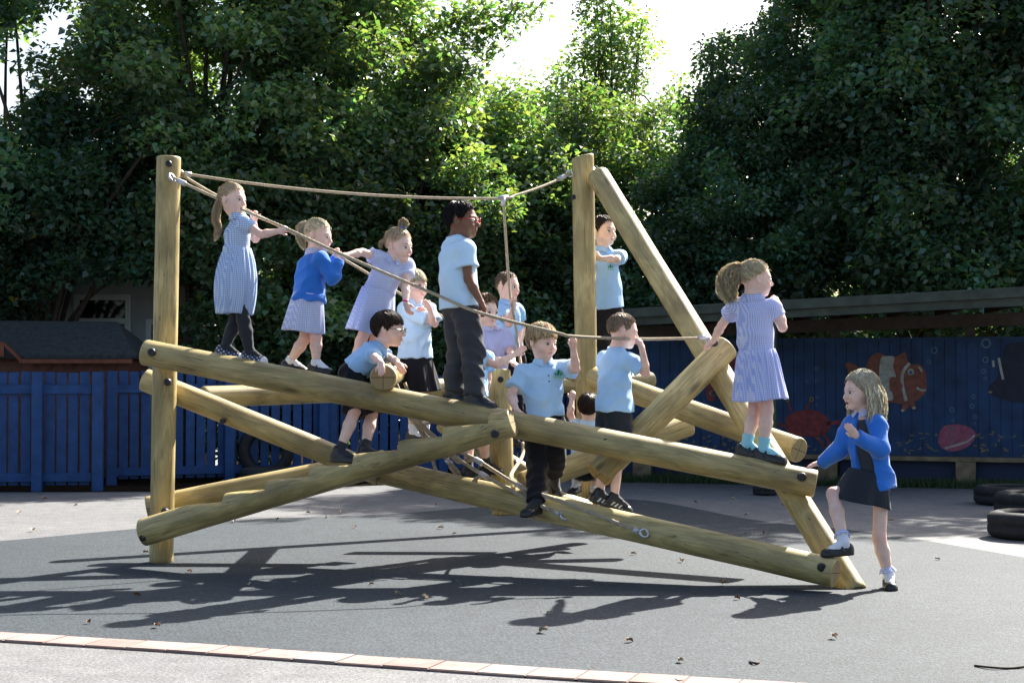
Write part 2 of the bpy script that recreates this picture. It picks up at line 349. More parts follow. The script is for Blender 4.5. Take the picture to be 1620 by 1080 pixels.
rv = rope([R1M, at(799, 360, 10.62), at(803, 420, 10.66), at(807, 466, 10.68), at(815, 510, 10.5), at(822, 560, 10.35), at(827, 600, 10.2)], .0092, 'hanging_rope')
R3 = [at(274, 281, 9.9), at(300, 294, 9.85), at(402, 340, 9.68), at(452, 361, 9.66), at(540, 402, 9.62), at(690, 466, 9.42), at(760, 495, 9.33), at(880, 526, 9.35), at(908, 532, 9.36), at(1010, 536, 9.6), at(1112, 535, 9.72)]
r3 = rope(R3, .0092, 'hand_rope')
for a_, b_ in ((at(282, 286, 9.89), at(293, 291, 9.86)), (at(1106, 534, 9.7), at(1122, 535, 9.72))):
    V, Fc = tube([a_, b_], .0165, 12); mk('ferrule', V, Fc, M_alu, r3, True)
r4 = rope([at(286, 276, 10.05), at(340, 308, 10.2), at(410, 342, 10.35), at(540, 408, 10.6), at(650, 474, 10.8), at(740, 520, 10.9), at(830, 560, 11.0)], .0092, 'hand_rope')
ring(at(272, 281, 9.895), (.5, -.2, .3), .026, .008, 'eye_bolt', M_steel, r3); ring(at(285, 274, 10.06), (.2, .4, .3), .022, .007, 'eye_bolt', M_steel, r1)
ring(at(901, 275, 11.14), (.2, .4, .3), .022, .007, 'eye_bolt', M_steel, r1)
ring(at(1124, 541, 9.74), (.2, -.5, .4), .022, .007, 'eye_bolt', M_steel, r3)
# scramble net
def netrope(pts, eye=None, f=()):
    o = rope(pts, .0115, 'net_rope', sp=6)
    for a_, b_ in f:
        V, Fc = tube([a_, b_], .017, 12); mk('ferrule', V, Fc, M_alu, o, True)
    if eye is not None: ring(eye, (.3, -.8, .5), .024, .008, 'eye_bolt', M_steel, o)
    return o
netrope([at(640, 605, 9.9), at(662, 662, 9.9), at(700, 700, 9.9), at(754, 727, 9.8), at(822, 768, 9.55), at(900, 797, 9.3), at(1016, 842, 9.12)], at(1019, 843, 9.08),
        ((at(752, 726, 9.8), at(763, 733, 9.75)), (at(818, 766, 9.57), at(830, 773, 9.53)), (at(1002, 837, 9.13), at(1012, 841, 9.12))))
netrope([at(626, 605, 10.0), at(650, 655, 10.0), at(712, 715, 9.85), at(765, 751, 9.7), at(840, 792, 9.45), at(890, 814, 9.38)], at(893, 815, 9.36),
        ((at(760, 748, 9.72), at(771, 755, 9.68)), (at(877, 809, 9.4), at(886, 813, 9.38))))
netrope([at(612, 605, 10.1), at(640, 650, 10.1), at(710, 730, 9.9), at(748, 766, 9.8), at(783, 789, 9.75)], at(785, 790, 9.72),
        ((at(706, 726, 9.9), at(714, 735, 9.9)), (at(771, 781, 9.77), at(780, 788, 9.75))))
netrope([at(655, 665, 9.95), at(677, 705, 9.93), at(690, 745, 9.9), at(702, 769, 9.85)], at(703, 771, 9.83), ((at(691, 748, 9.9), at(694, 755, 9.9)), (at(697, 759, 9.87), at(701, 767, 9.86))))
netrope([at(700, 700, 9.9), at(722, 729, 9.85), at(742, 728, 9.82), at(754, 727, 9.8)])
netrope([at(765, 751, 9.7), at(752, 758, 9.72), at(744, 770, 9.75), at(733, 764, 9.8), at(712, 738, 9.88)])
netrope([at(824, 770, 9.55), at(833, 785, 9.5), at(838, 803, 9.42), at(844, 818, 9.40), at(840, 812, 9.45)])
netrope([at(818, 764, 9.6), at(808, 752, 9.9), at(826, 722, 10.3), at(828, 700, 10.4)])
netrope([at(668, 672, 9.9), at(690, 668, 10.1), at(735, 690, 10.2), at(790, 760, 10.3)])
# ---------------------------------------------------------------- blue picket fences
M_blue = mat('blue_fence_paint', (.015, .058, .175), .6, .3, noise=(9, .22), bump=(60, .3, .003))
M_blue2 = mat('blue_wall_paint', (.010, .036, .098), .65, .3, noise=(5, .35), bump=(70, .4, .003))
def picket(a, b, posts, label, base=.06, top=1.19, rails=(.14, 1.02), cap_extra=0, step=.118, wd=.092):
    a = np.array(a, float); b = np.array(b, float); L = np.linalg.norm(b-a); x = (b-a)/L; q = np.array([x[1], -x[0], 0])
    if q[1] > 0: q = -q
    t = thing('picket_fence', a, label, 'fence'); m = MB(); s = .02
    while s < L-.02:
        c = a+x*s+x*wd/2; hh = top+random.uniform(-.008, .008)
        m.beam(c+[0, 0, base], c+[0, 0, hh], wd, .018, up=q); s += step+random.uniform(-.006, .006)
    m.build('picket_panel', M_blue, t)
    for z in rails:
        r = MB(); r.beam(a+q*.028+[0, 0, z], b+q*.028+[0, 0, z], .035, .085); r.build('rail', M_blue, t)
    for p in posts:
        c = a+x*p+q*.065; r = MB(); r.beam(c, c+[0, 0, top+.005], .10, .10, up=q); r.build('post', M_blue, t)
    return t
def X(px, Y): return (px-810)/F*Y
fa0 = (X(-260, 16.0), 16.0, 0); fa1 = (X(146, 16.25), 16.25, 0)
picket(fa0, fa1, [.72, 1.97, 2.56], 'blue picket fence panel at the far left, in front of the wooden playhouse')
picket((X(168, 17.1), 17.1, 0), (X(512, 18.0), 18.0, 0), [.05, 1.3, 2.35], 'blue picket fence seen behind the tall left post, right of the corner posts', top=1.2)
picket((X(520, 18.1), 18.1, 0), (X(1000, 19.2), 19.2, 0), [0.02, 1.3, 2.5, 3.4], 'blue picket fence farther back, seen between the logs in the middle', top=1.15)
# playhouse behind the fence
sh = thing('playhouse', (X(90, 18), 18, 0), 'low wooden playhouse with dark felt roof, behind the blue fence on the left', 'playhouse')
m_sh = mat('brown_boards', (.12, .045, .027), .75, noise=(14, .4)); m_felt = mat('roof_felt', (.028, .033, .035), .9, noise=(20, .35), bump=(40, .6, .01)); m_or = mat('orange_trim', (.16, .045, .02), .6, noise=(12, .3))
sx0, sx1 = X(-60, 17.6), X(208, 17.6)
m = MB()
for i in range(12):
    z = .05+i*.115
    m.box((sx0, 17.58+.004*(i % 2), z), (sx1, 17.62+.8, z+.113))
m.build('wall', m_sh, sh)
m = MB(); m.add([(sx0-.3, 17.45, 1.38), (sx1+.08, 17.45, 1.38), (sx1-.28, 18.1, 1.76), (sx0-.3, 18.1, 1.78), (sx1+.08, 18.75, 1.38), (sx0-.3, 18.75, 1.38),
                 (sx0-.3, 17.45, 1.34), (sx1+.08, 17.45, 1.34), (sx1+.08, 18.75, 1.34), (sx0-.3, 18.75, 1.34)],
                [(0, 1, 2, 3), (3, 2, 4, 5), (1, 4, 2), (0, 6, 7, 1), (7, 6, 9, 8), (1, 7, 8, 4), (0, 3, 5, 9, 6), (5, 4, 8, 9)]); m.build('roof', m_felt, sh)
m = MB(); m.box((X(30, 17.4), 17.40, 1.29), (sx1+.05, 17.44, 1.335)); m.box((sx0-.3, 17.40, 1.36), (X(6, 17.4), 17.44, 1.52)); m.beam((X(6, 17.4), 17.42, 1.5), (X(34, 17.4), 17.42, 1.31), .03, .05, up=(0, 1, 0)); m.build('trim', m_or, sh)
# building behind the playhouse
bd = thing('school_building', (X(100, 20.5), 20.5, 0), 'grey rendered school building with white framed windows, half hidden by leaves on the left', 'building')
m_ren = mat('grey_render', (.36, .39, .40), .8, noise=(5, .15), bump=(80, .3, .004)); m_wf = mat('white_window_frame', (.62, .66, .66), .5); m_gl = mat('dark_glass', (.01, .014, .018), .06, .6)
m = MB(); m.box((-9.5, 20.5, 0), (X(335, 20.5), 21.5, 3.4)); m.build('wall', m_ren, bd)
m = MB(); m.box((-9.7, 20.3, 3.4), (X(335, 20.5)+.2, 21.7, 3.52)); m.build('roof_edge', mat('dark_fascia', (.06, .06, .06), .7), bd)
def window(x0, x1, z0, z1, mull):
    W = MB(); g = MB(); yy = 20.5; fw = .07
    W.box((x0, yy-.06, z0), (x0+fw, yy+.01, z1)); W.box((x1-fw, yy-.06, z0), (x1, yy+.01, z1))
    W.box((x0+fw, yy-.06, z0), (x1-fw, yy+.01, z0+fw)); W.box((x0+fw, yy-.06, z1-fw), (x1-fw, yy+.01, z1))
    for zz in mull: W.box((x0+fw, yy-.055, zz-.035), (x1-fw, yy+.01, zz+.035))
    o = W.build('window', m_wf, bd); g.box((x0+fw, yy-.03, z0+fw), (x1-fw, yy-.02, z1-fw)); g.build('pane', m_gl, o)
    s_ = MB(); s_.box((x0-.04, yy-.12, z0-.05), (x1+.04, yy+.01, z0)); s_.build('sill', m_wf, o)
def Z(py, Y): return CH-(py-595)/F*Y
window(X(118, 20.5), X(208, 20.5), Z(560, 20.5), Z(466, 20.5), (Z(508, 20.5),))
window(X(232, 20.5), X(327, 20.5), Z(585, 20.5), Z(505, 20.5), ())

# ---------------------------------------------------------------- painted shelter on the right
SY = 17.1
shl = thing('play_shelter', (3.2, SY, 0), 'long timber shelter with a flat roof and a blue wall painted with sea creatures', 'shelter')
wl = (X(965, 17.9), 17.9); wr = (X(1720, 16.5), 16.5)
wv = nrm([wr[0]-wl[0], wr[1]-wl[1], 0]); wq = np.array([wv[1], -wv[0], 0])   # towards the yard
WL = math.hypot(wr[0]-wl[0], wr[1]-wl[1])
def wp(px, py, off=0.0):
    """point where the ray through a pixel meets the painted wall, raised by off"""
    p = at(px, py, 1.0)-np.array([0, 0, CH]); P0 = np.array([wl[0], wl[1], 0]); n_ = wq
    k = np.dot(P0-np.array([0, 0, CH]), n_)/np.dot(p, n_); q = np.array([0, 0, CH])+p*k
    return q+wq*off
m = MB(); s = 0.0
while s < WL:
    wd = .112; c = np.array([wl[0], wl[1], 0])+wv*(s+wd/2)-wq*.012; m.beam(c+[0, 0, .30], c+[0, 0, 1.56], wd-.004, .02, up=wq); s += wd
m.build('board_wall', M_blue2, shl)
m = MB(); c0 = np.array([wl[0], wl[1], 0])-wq*.032; m.beam(c0+[0, 0, .925], c0+wv*WL+[0, 0, .925], .012, 1.22); m.build('added_gap_blocker', mat('gap_blocker_dark', (.01, .02, .05), .8), shl)  # added dark sheet, stops lit ground showing between the wall boards
m = MB(); c0 = np.array([wl[0], wl[1], 0])-wq*.045; m.beam(c0+[0, 0, .62+.0], c0+wv*WL+[0, 0, .62], .03, 1.9, up=(0, 0, 1)) if False else None
m.box((wl[0]-.2, 18.9, 0), (wr[0]+.4, 18.95, .5)) if False else None
m_tim = mat('old_timber', (.16, .125, .075), .8, noise=(10, .35), bump=(60, .5, .004)); m_gt = mat('green_grey_timber', (.05, .06, .046), .8, noise=(8, .35), bump=(60, .5, .004)); m_dk = mat('dark_timber', (.05, .038, .028), .8, noise=(10, .3))
m_gp = mat('green_post_paint', (.03, .075, .045), .6, noise=(10, .25))
b_ = MB(); c0 = np.array([wl[0], wl[1], 0])+wq*.03; b_.beam(c0+[0, 0, .30], c0+wv*WL+[0, 0, .285], .10, .045); b_.build('ledge', m_tim, shl)
low = MB(); s = 0
c0 = np.array([wl[0], wl[1], 0])-wq*.06; low.beam(c0+[0, 0, .17], c0+wv*WL+[0, 0, .17], .02, .20); low.build('lower_board', mat('dark_blue_paint', (.008, .02, .06), .7), shl)
for px in (1018, 1310, 1528):
    p = wp(px, 745, .035); p[2] = 0; b_ = MB(); b_.beam(p, p+[0, 0, .262], .20, .12, up=wq); b_.build('short_post', m_tim, shl)
for px, mm, off in ((1238, m_gp, 1.05), (985, m_gp, 1.05)):
    p = wp(px, 640, off); p[2] = 0; b_ = MB(); b_.beam(p, p+[0, 0, 1.84], .13, .13, up=wq); b_.build('roof_post', mm, shl)
for px in (1060, 1320, 1535, 1690):
    p = wp(px, 540, .0)-wq*.09; p[2] = 0; b_ = MB(); b_.beam(p+[0, 0, 0], p+[0, 0, 1.80], .10, .08, up=wq); b_.build('wall_post', m_dk, shl)
# roof: fascia boards towards the yard, deck and rafters behind
ra = at(975, 497, 16.9); rb = at(1720, 457, 15.0); rv_ = nrm(rb-ra); rq = nrm(np.cross(rv_, (0, 0, 1)))
m = MB(); m.beam(ra, rb, .04, .085); m.build('fascia_board', m_gt, shl)
m = MB(); m.beam(ra+[0, .05, -.085], rb+[0, .05, -.085], .04, .08); m.build('fascia_board', m_gt, shl)
dk = [ra+[0, .03, .055], rb+[0, .03, .055], rb+[0, 2.6, .0], ra+[-.3, 2.2, .0]]
m = MB(); m.add(dk+[p+np.array([0, 0, -.02]) for p in dk], [(0, 1, 2, 3), (7, 6, 5, 4), (0, 4, 5, 1), (2, 6, 7, 3), (1, 5, 6, 2), (3, 7, 4, 0)]); m.build('roof_deck', mat('felted_deck', (.08, .09, .075), .9, noise=(6, .4), bump=(30, .6, .01)), shl)
for i in range(9):
    p = ra+(rb-ra)*(i+.4)/9; m = MB(); m.beam(p+[0, .08, -.02], p+[0, 2.1, -.07], .05, .12); m.build('rafter', m_dk, shl)
m = MB(); m.beam(ra+[0, 1.05, -.17], rb+[0, 1.45, -.22], .06, .13); m.build('cross_beam', m_dk, shl)
# murals, painted flat on the boards
def paint(name, polys, parent=shl):
    """polys: (pixel outline, material, layer)"""
    mats = []; m = MB()
    for pts, mt, ly in polys:
        if mt not in mats: mats.append(mt)
        P = [wp(x, y, .004+.0012*ly) for x, y in pts]
        m.add(P, [tuple(range(len(P)))], mats.index(mt))
    return m.build(name, mats, parent)
def ell(cx, cy, rx, ry, n=24, a0=0, a1=2*math.pi, rot=0):
    r = []
    for i in range(n):
        a = a0+(a1-a0)*i/(n if a1-a0 > 6.2 else n-1); x = rx*math.cos(a); y = ry*math.sin(a)
        r.append((cx+x*math.cos(rot)-y*math.sin(rot), cy+x*math.sin(rot)+y*math.cos(rot)))
    return r
def sm(pts, n=6, closed=True):
    P = np.array([(x, y, 0) for x, y in pts], float)
    if closed: P = np.concatenate([P[-1:], P, P[:2]]); S = spline(P, n); S = S[n:-n-1]
    else: S = spline(P, n)
    return [(a, b) for a, b, _ in S]
def line(pts, wd):
    S = np.array(sm(pts, 6, False)); T = np.gradient(S, axis=0); T /= np.linalg.norm(T, axis=1)[:, None]; Nn = np.stack([-T[:, 1], T[:, 0]], 1)*wd/2
    return [tuple(p) for p in S+Nn]+[tuple(p) for p in (S-Nn)[::-1]]
p_or = mat('orange_paint', (.155, .052, .032), .7, noise=(20, .3)); p_wh = mat('white_paint', (.28, .29, .26), .7, noise=(25, .25)); p_red = mat('red_paint', (.15, .024, .026), .7, noise=(20, .35))
p_pk = mat('pink_paint', (.22, .06, .10), .7, noise=(20, .3)); p_dk = mat('black_paint', (.008, .012, .03), .7, noise=(12, .4)); p_ye = mat('yellow_paint', (.17, .15, .06), .8); p_bb = mat('pale_blue_paint', (.065, .12, .20), .7); p_dr = mat('dark_red_paint', (.13, .02, .018), .7)
p_eye = mat('eye_blue_paint', (.03, .08, .2), .6)
fish_body = sm([(1369, 590), (1376, 566), (1390, 558), (1402, 563), (1412, 566), (1425, 560), (1432, 557), (1436, 570), (1442, 576), (1456, 577), (1464, 588), (1466, 605), (1464, 621), (1452, 632), (1436, 640), (1420, 638), (1400, 634), (1386, 626), (1376, 612)])
paint('painted_orange_fish', [(fish_body, p_or, 0), (sm([(1372, 592), (1360, 582), (1348, 574), (1337, 576), (1342, 588), (1340, 602), (1352, 606), (1370, 602)]), p_or, 0),
      (sm([(1394, 566), (1404, 563), (1415, 565), (1413, 580), (1417, 596), (1408, 606), (1413, 630), (1402, 632), (1394, 618), (1391, 590)]), p_wh, 1),
      (line([(1439, 574), (1430, 586), (1427, 602), (1430, 620), (1434, 634)], 5), p_wh, 2), (sm([(1408, 598), (1418, 597), (1426, 606), (1428, 612), (1420, 620), (1408, 617)]), p_or, 3),
      (sm([(1432, 636), (1440, 634), (1437, 644), (1430, 651), (1425, 648)]), p_or, 1), (sm([(1439, 634), (1446, 636), (1449, 646), (1443, 646)]), p_or, 1), (ell(1428, 649, 3, 2), p_wh, 2), (ell(1446, 645, 3, 2), p_wh, 2),
      (ell(1441, 588, 5, 5), p_wh, 2), (ell(1441, 589, 3, 3), p_eye, 3), (line([(1450, 613), (1458, 617), (1465, 617)], 3.2), p_wh, 2), (line([(1453, 580), (1457, 584), (1458, 588)], 3), p_wh, 2)])
paint('painted_crab', [(sm([(1244, 660), (1262, 650), (1284, 648), (1303, 655), (1314, 668), (1310, 682), (1295, 689), (1270, 690), (1250, 686), (1243, 674)]), p_red, 0),
      (line([(1252, 652), (1249, 642), (1246, 634)], 3.5), p_red, 0), (line([(1276, 650), (1279, 640), (1284, 632)], 3.5), p_red, 0), (ell(1246, 632, 3.4, 3.4), p_ye, 1), (ell(1284, 631, 3.6, 3.6), p_ye, 1), (ell(1246, 632, 1.8, 1.8), p_dk, 2), (ell(1284, 631, 1.8, 1.8), p_dk, 2),
      (line([(1308, 670), (1322, 668), (1336, 672)], 6), p_red, 0), (line([(1296, 684), (1308, 692), (1312, 706)], 4), p_red, 0), (line([(1284, 687), (1297, 696), (1303, 708)], 4), p_red, 0), (line([(1246, 676), (1236, 672), (1226, 668)], 5), p_red, 0),
      (line([(1252, 672), (1260, 668), (1266, 672), (1274, 667), (1284, 671)], 1.6), p_dr, 2)])
paint('painted_red_fish', [(sm([(1118, 612), (1124, 606), (1130, 612), (1128, 622), (1132, 632), (1122, 634), (1117, 624)]), p_red, 0), (sm([(1150, 570), (1162, 562), (1172, 568), (1168, 580), (1156, 582)]), p_red, 0)])
paint('painted_clam', [(sm([(1485, 688), (1492, 675), (1506, 671), (1524, 672), (1540, 680), (1543, 690), (1534, 704), (1518, 712), (1500, 713), (1486, 704)]), p_pk, 0), (line([(1495, 709), (1512, 704), (1530, 698), (1542, 688)], 3), p_wh, 1)])
paint('painted_dark_creature', [(sm([(1590, 548), (1604, 542), (1622, 541), (1640, 550), (1646, 590), (1640, 630), (1612, 637), (1588, 632), (1568, 624), (1564, 612), (1576, 600), (1584, 580)]), p_dk, 0),
      (line([(1571, 570), (1572, 580)], 4), p_wh, 1), (line([(1580, 566), (1583, 582), (1587, 600)], 4), p_wh, 1), (ell(1567, 620, 3, 2), p_ye, 1)])
rb_ = []
for x, y, r in [(1292, 583, 3.5), (1277, 604, 2.5), (1292, 602, 3), (1293, 628, 2.5), (1292, 640, 2), (1478, 554, 5.5), (1469, 572, 3.5), (1560, 543, 8), (1559, 569, 5), (1556, 587, 4), (1559, 598, 3), (1540, 627, 3.5), (1538, 642, 4), (1542, 659, 3.2), (1542, 670, 2), (1506, 648, 4), (1508, 665, 3), (1506, 678, 3), (1506, 690, 2.5), (1507, 699, 2)]:
    o_, i_ = ell(x, y, r, r, 16), ell(x, y, r*.62, r*.62, 16)
    P_ = [wp(a_, b2, .0045) for a_, b2 in o_+i_]; mk('painted_bubble', P_, [(k, (k+1) % 16, 16+(k+1) % 16, 16+k) for k in range(16)], p_bb, shl, False)
cor = []
for i in range(170):
    x = random.uniform(1030, 1660); y = 714-random.random()**1.6*30+4*math.sin(x/17)
    if 1484 < x < 1546: continue
    a = random.uniform(0, 3.14); cor.append((line([(x, y), (x+4*math.cos(a)+1, y+2.5*math.sin(a)), (x+7*math.cos(a+.6), y+4*math.sin(a+.5))], 1.3), p_ye, 0))
tag(paint('painted_coral', cor), kind='stuff')

# ---------------------------------------------------------------- tyres
M_tyre = mat('tyre_rubber', (.018, .019, .021), .75, .3, noise=(30, .3), bump=(50, .4, .004))
def tyre(x, y, z, R_, wd, label, rot=None, seed=0):
    prof = [(.60, -.36), (.66, -.46), (.80, -.50), (.93, -.44), (1, -.30), (1.0, -.06), (.985, -.05), (.985, .05), (1, .06), (1, .30), (.93, .44), (.80, .50), (.66, .46), (.60, .36), (.63, .30), (.86, .30), (.90, 0), (.86, -.30), (.63, -.30)]
    n = 72; V = []
    for j in range(n):
        a = 2*math.pi*j/n
        for k, (pr, pz) in enumerate(prof):
            tr = .985 if (k in (4, 9) and j % 2) else 1
            V.append((pr*tr*R_*math.cos(a), pr*tr*R_*math.sin(a), pz*wd))
    V = np.array(V); P = len(prof); Fc = [(j*P+k, ((j+1) % n)*P+k, ((j+1) % n)*P+(k+1) % P, j*P+(k+1) % P) for j in range(n) for k in range(P)]
    if rot is not None: V = V@np.array(rot).T
    V = V+np.array([x, y, z]); o = mk('tyre', V, Fc, M_tyre, None, True); tag(o, label, 'tyre', 'old tyres lying about the yard'); return o
t0 = gnd(1650, 858); tyre(t0[0]+.06, t0[1]+.35, .095, .33, .19, 'black tyre lying flat, the nearest to the camera at the right edge')
t1 = gnd(1660, 822); tyre(t1[0]+.05, t1[1]+.4, .10, .36, .20, 'black tyre lying flat just behind the nearest one')
t2 = gnd(1590, 803); tyre(t2[0]+.16, t2[1]+.4, .085, .31, .17, 'black tyre lying flat farthest back of the three at the right edge')
t3 = gnd(1213, 784); tyre(t3[0], t3[1]+.1, .045, .12, .085, 'small black rubber wheel lying behind the slanting leg')
tyre(X(425, 17.2), 17.2, .09, .30, .18, 'old tyre lying flat before the blue fence on the left')
ry = [[1, 0, 0], [0, 0, 1], [0, -1, 0]]
tyre(X(420, 17.55), 17.62, .34, .30, .17, 'old tyre standing upright against the blue fence on the left', rot=ry)

# ---------------------------------------------------------------- trees
def leaf_mat(name, rough=.27, trans=.48):
    m = bpy.data.materials.new(name); m.use_nodes = True; n = m.node_tree.nodes; l = m.node_tree.links; b = n['Principled BSDF']; out = n['Material Output']
    a = n.new('ShaderNodeVertexColor'); a.layer_name = 'Col'; l.new(a.outputs[0], b.inputs['Base Color'])
    b.inputs['Roughness'].default_value = rough; b.inputs['Specular IOR Level'].default_value = .65
    tr = n.new('ShaderNodeBsdfTranslucent'); sc_ = n.new('ShaderNodeVectorMath'); sc_.operation = 'MULTIPLY'; sc_.inputs[1].default_value = (1.75, 1.8, .38)
    l.new(a.outputs[0], sc_.inputs[0]); l.new(sc_.outputs[0], tr.inputs[0])
    mx = n.new('ShaderNodeMixShader'); mx.inputs[0].default_value = trans; l.new(b.outputs[0], mx.inputs[1]); l.new(tr.outputs[0], mx.inputs[2]); l.new(mx.outputs[0], out.inputs[0]); return m
M_leaf = leaf_mat('leaf'); M_bark = mat('bark', (.06, .045, .033), .9, noise=(12, .4), bump=(25, .8, .02))
def leaves(cc, size, per, spread, col, colvar, seed, flat=.5, droop=.35):
    """cc: cluster centres (n,3). Each cluster is a spray of small folded leaves"""
    g = np.random.default_rng(seed); n = len(cc)*per
    c = np.repeat(cc, per, 0); tz = 1+.35*np.sin(cc[:, 0]*1.7+cc[:, 2]*.9+seed)*np.sin(cc[:, 2]*2.1-cc[:, 1]*.8+seed*2); tone = np.repeat(g.uniform(.65, 1.35, len(cc))*tz, per)
    off = g.normal(0, 1, (n, 3)); off /= np.linalg.norm(off, axis=1)[:, None]; off *= (g.random(n)**.45)[:, None]*np.array(spread)
    off[:, 2] -= droop*np.hypot(off[:, 0], off[:, 1])**1.3
    p = c+off
    a = g.uniform(0, 2*math.pi, n); ax = np.stack([np.cos(a), np.sin(a), g.normal(-.35, .45, n)], 1); ax /= np.linalg.norm(ax, axis=1)[:, None]
    nn = g.normal(0, flat, (n, 3)); nn[:, 2] += 1; s = np.cross(ax, nn); s /= np.linalg.norm(s, axis=1)[:, None]; u = np.cross(s, ax)
    L = size*g.uniform(.65, 1.3, n)[:, None]; W = L*g.uniform(.27, .38, n)[:, None]
    v0 = p; v1 = p+ax*L*.45+s*W+u*W*.35; v2 = p+ax*L-u*L*.12; v3 = p+ax*L*.45-s*W+u*W*.35
    V = np.stack([v0, v1, v2, v3], 1).reshape(-1, 3)
    Fc = np.arange(n*4).reshape(n, 4)
    q = np.array(col)*(tone*g.uniform(1-colvar, 1+colvar, n))[:, None]; q = q*np.array([1, 1, 1])+np.stack([g.uniform(-.25, .5, n)*q[:, 0], 0*tone, 0*tone], 1)
    yl = g.random(n) < .003; q[yl] = (.20, .17, .03)
    return V, Fc, np.repeat(np.clip(q, 0.001, 1), 4, 0)
def crown_points(lobes, n, seed, shell=.6):
    g = np.random.default_rng(seed); vol = np.array([l_[1][0]*l_[1][1]*l_[1][2] for l_ in lobes])**(2/3); out = []
    for (c, r), k in zip(lobes, np.maximum(1, (n*vol/vol.sum()).astype(int))):
        d_ = g.normal(0, 1, (k, 3)); d_ /= np.linalg.norm(d_, axis=1)[:, None]; rad = shell+(1-shell)*g.random(k)**.6
        lump = 1+.27*np.sin(d_[:, 0]*5+c[0]*3)*np.sin(d_[:, 1]*6+1)+.18*np.sin(d_[:, 2]*7+c[1]); out.append(np.array(c)+d_*(rad*lump)[:, None]*np.array(r))
    return np.concatenate(out)
def tree(base, lobes, label, n, per, size, spread, col, seed, cat='tree', group='trees behind the yard', name='tree', trunk=.16, shell=.6, colvar=.25, flat=.5, droop=.35, extra=None):
    t = thing(name, base, label, cat, group); pts = crown_points(lobes, n, seed, shell); pts = pts[pts[:, 2] > (.35 if trunk else .03)]
    k_ = F/pts[:, 1]; px_ = 810+pts[:, 0]*k_; py_ = 595-(pts[:, 2]-CH)*k_; keep = ~((px_ > 62) & (px_ < 322) & (py_ > 418) & (pts[:, 1] < 20.6))
    for gx, gy, gr in ((85, 36, 60), (12, 142, 48), (140, 150, 30)): keep &= (px_-gx)**2+(py_-gy)**2 > gr*gr       # openings where sky shows through the crowns
    nz_ = np.sin(pts[:, 0]*2.3+seed)*np.sin(pts[:, 2]*2.9+seed*1.7)+.6*np.sin(pts[:, 0]*4.7+pts[:, 2]*3.9+pts[:, 1]*2+seed)
    if name == 'tree': keep &= ~((nz_ < -.75) & (np.random.default_rng(seed).random(len(pts)) < .85))     # hollows between the boughs
    pts = pts[keep]
    if extra is not None: pts = np.concatenate([pts, extra])
    V, Fc, q = leaves(pts, size, per, spread, col, colvar, seed+1, flat, droop)
    if trunk:
        g = random.Random(seed); m = MB(); b0 = np.array(base, float)
        top = np.mean([l_[0] for l_ in lobes], 0); P = spline([b0, b0*.6+top*.4+[g.uniform(-.2, .2), g.uniform(-.2, .2), 0], top], 6); m.tube(P, np.linspace(trunk, trunk*.4, len(P)), 10)
        sel = pts[np.random.default_rng(seed).choice(len(pts), min(45, len(pts)), False)]
        for e in sel:
            k = g.uniform(.3, .95); s_ = P[int(k*(len(P)-1))]; mid = s_*.5+e*.5+np.array([g.uniform(-.2, .2), g.uniform(-.2, .2), .25])
            m.tube(spline([s_, mid, e], 4), np.linspace(trunk*.28, .010, 9), 5, False)
        m.build('trunk', M_bark, t, True)
    mk('crown', V, Fc, M_leaf, t, False, q)
    return t
def LP(px, py, Y, rx, ry, rz): return (at(px, py, Y), (rx, ry, rz))
G1 = (.12, .21, .135); G2 = (.08, .165, .125); G3 = (.14, .24, .14)
sp = (.36, .36, .26)
tree((X(60, 19.6), 19.6, 0), [LP(20, 330, 19.3, 1.6, 1.2, 1.2), LP(-60, 90, 19.3, 1.7, 1.3, 1.5), LP(150, 345, 19.4, 1.2, .8, .7), LP(190, 230, 19.8, 1.5, 1.2, 1.1), LP(5, 425, 19.0, .6, .5, .5), LP(-160, 470, 19.0, .8, .8, 1.0), LP(235, 440, 19.0, .4, .4, .35)],
     'dark broadleaf tree at the far left, hanging over the playhouse roof', 560, 150, .092, sp, G2, 11)
tree((X(300, 20.2), 20.2, 0), [LP(330, 130, 19.6, 1.9, 1.5, 1.5), LP(200, 30, 20.5, 1.6, 1.4, 1.2), LP(430, 330, 19.3, 1.3, 1.1, 1.2), LP(380, -120, 20, 1.8, 1.6, 1.2), LP(290, 290, 19.8, 1.3, 1.1, 1.1), LP(440, 520, 19.4, .9, .8, 1.0), LP(380, 430, 19.4, .9, .7, .8)],
     'tall tree with bright sunlit leaf sprays, rising behind the tall left post', 740, 155, .096, sp, G1, 21)
tree((X(620, 21), 21, 0), [LP(560, 130, 20.6, 1.3, 1.3, 1.3), LP(520, 300, 20.2, 1.5, 1.3, 1.3), LP(660, 330, 20.4, 1.4, 1.2, 1.2), LP(540, -40, 21, 1.15, 1.3, 1.0), LP(560, 500, 20.0, 1.3, 1.0, 1.0), LP(700, 520, 20.2, 1.2, 1.0, 1.0), LP(670, 230, 20.8, .8, .9, .8)],
     'leafy tree in the middle left, sloping down to the bright gap of sky', 700, 160, .090, sp, G1, 31,
     extra=np.array([at(x, y, 20.8) for x, y in [(740, 20), (770, 12), (800, 18), (830, 10), (775, 48), (755, 70), (720, 28), (725, 90), (700, 40)]]))
tree((X(850, 22.5), 22.5, 0), [LP(800, 240, 22, 1.0, 1.0, .85), LP(850, 350, 21.6, 1.3, 1.1, 1.2), LP(760, 400, 21.5, 1.2, 1.0, 1.3), LP(890, 255, 22.4, 1.0, 1.0, .95), LP(990, 380, 22, 1.2, 1.0, 1.2), LP(960, 480, 21.6, 1.3, 1.0, 1.0), LP(820, 520, 21.4, 1.3, .9, .9), LP(1065, 240, 22.4, .65, .8, .8)],
     'sunny round-topped tree in the centre, beneath the gap of sky', 700, 160, .085, sp, G1, 41)
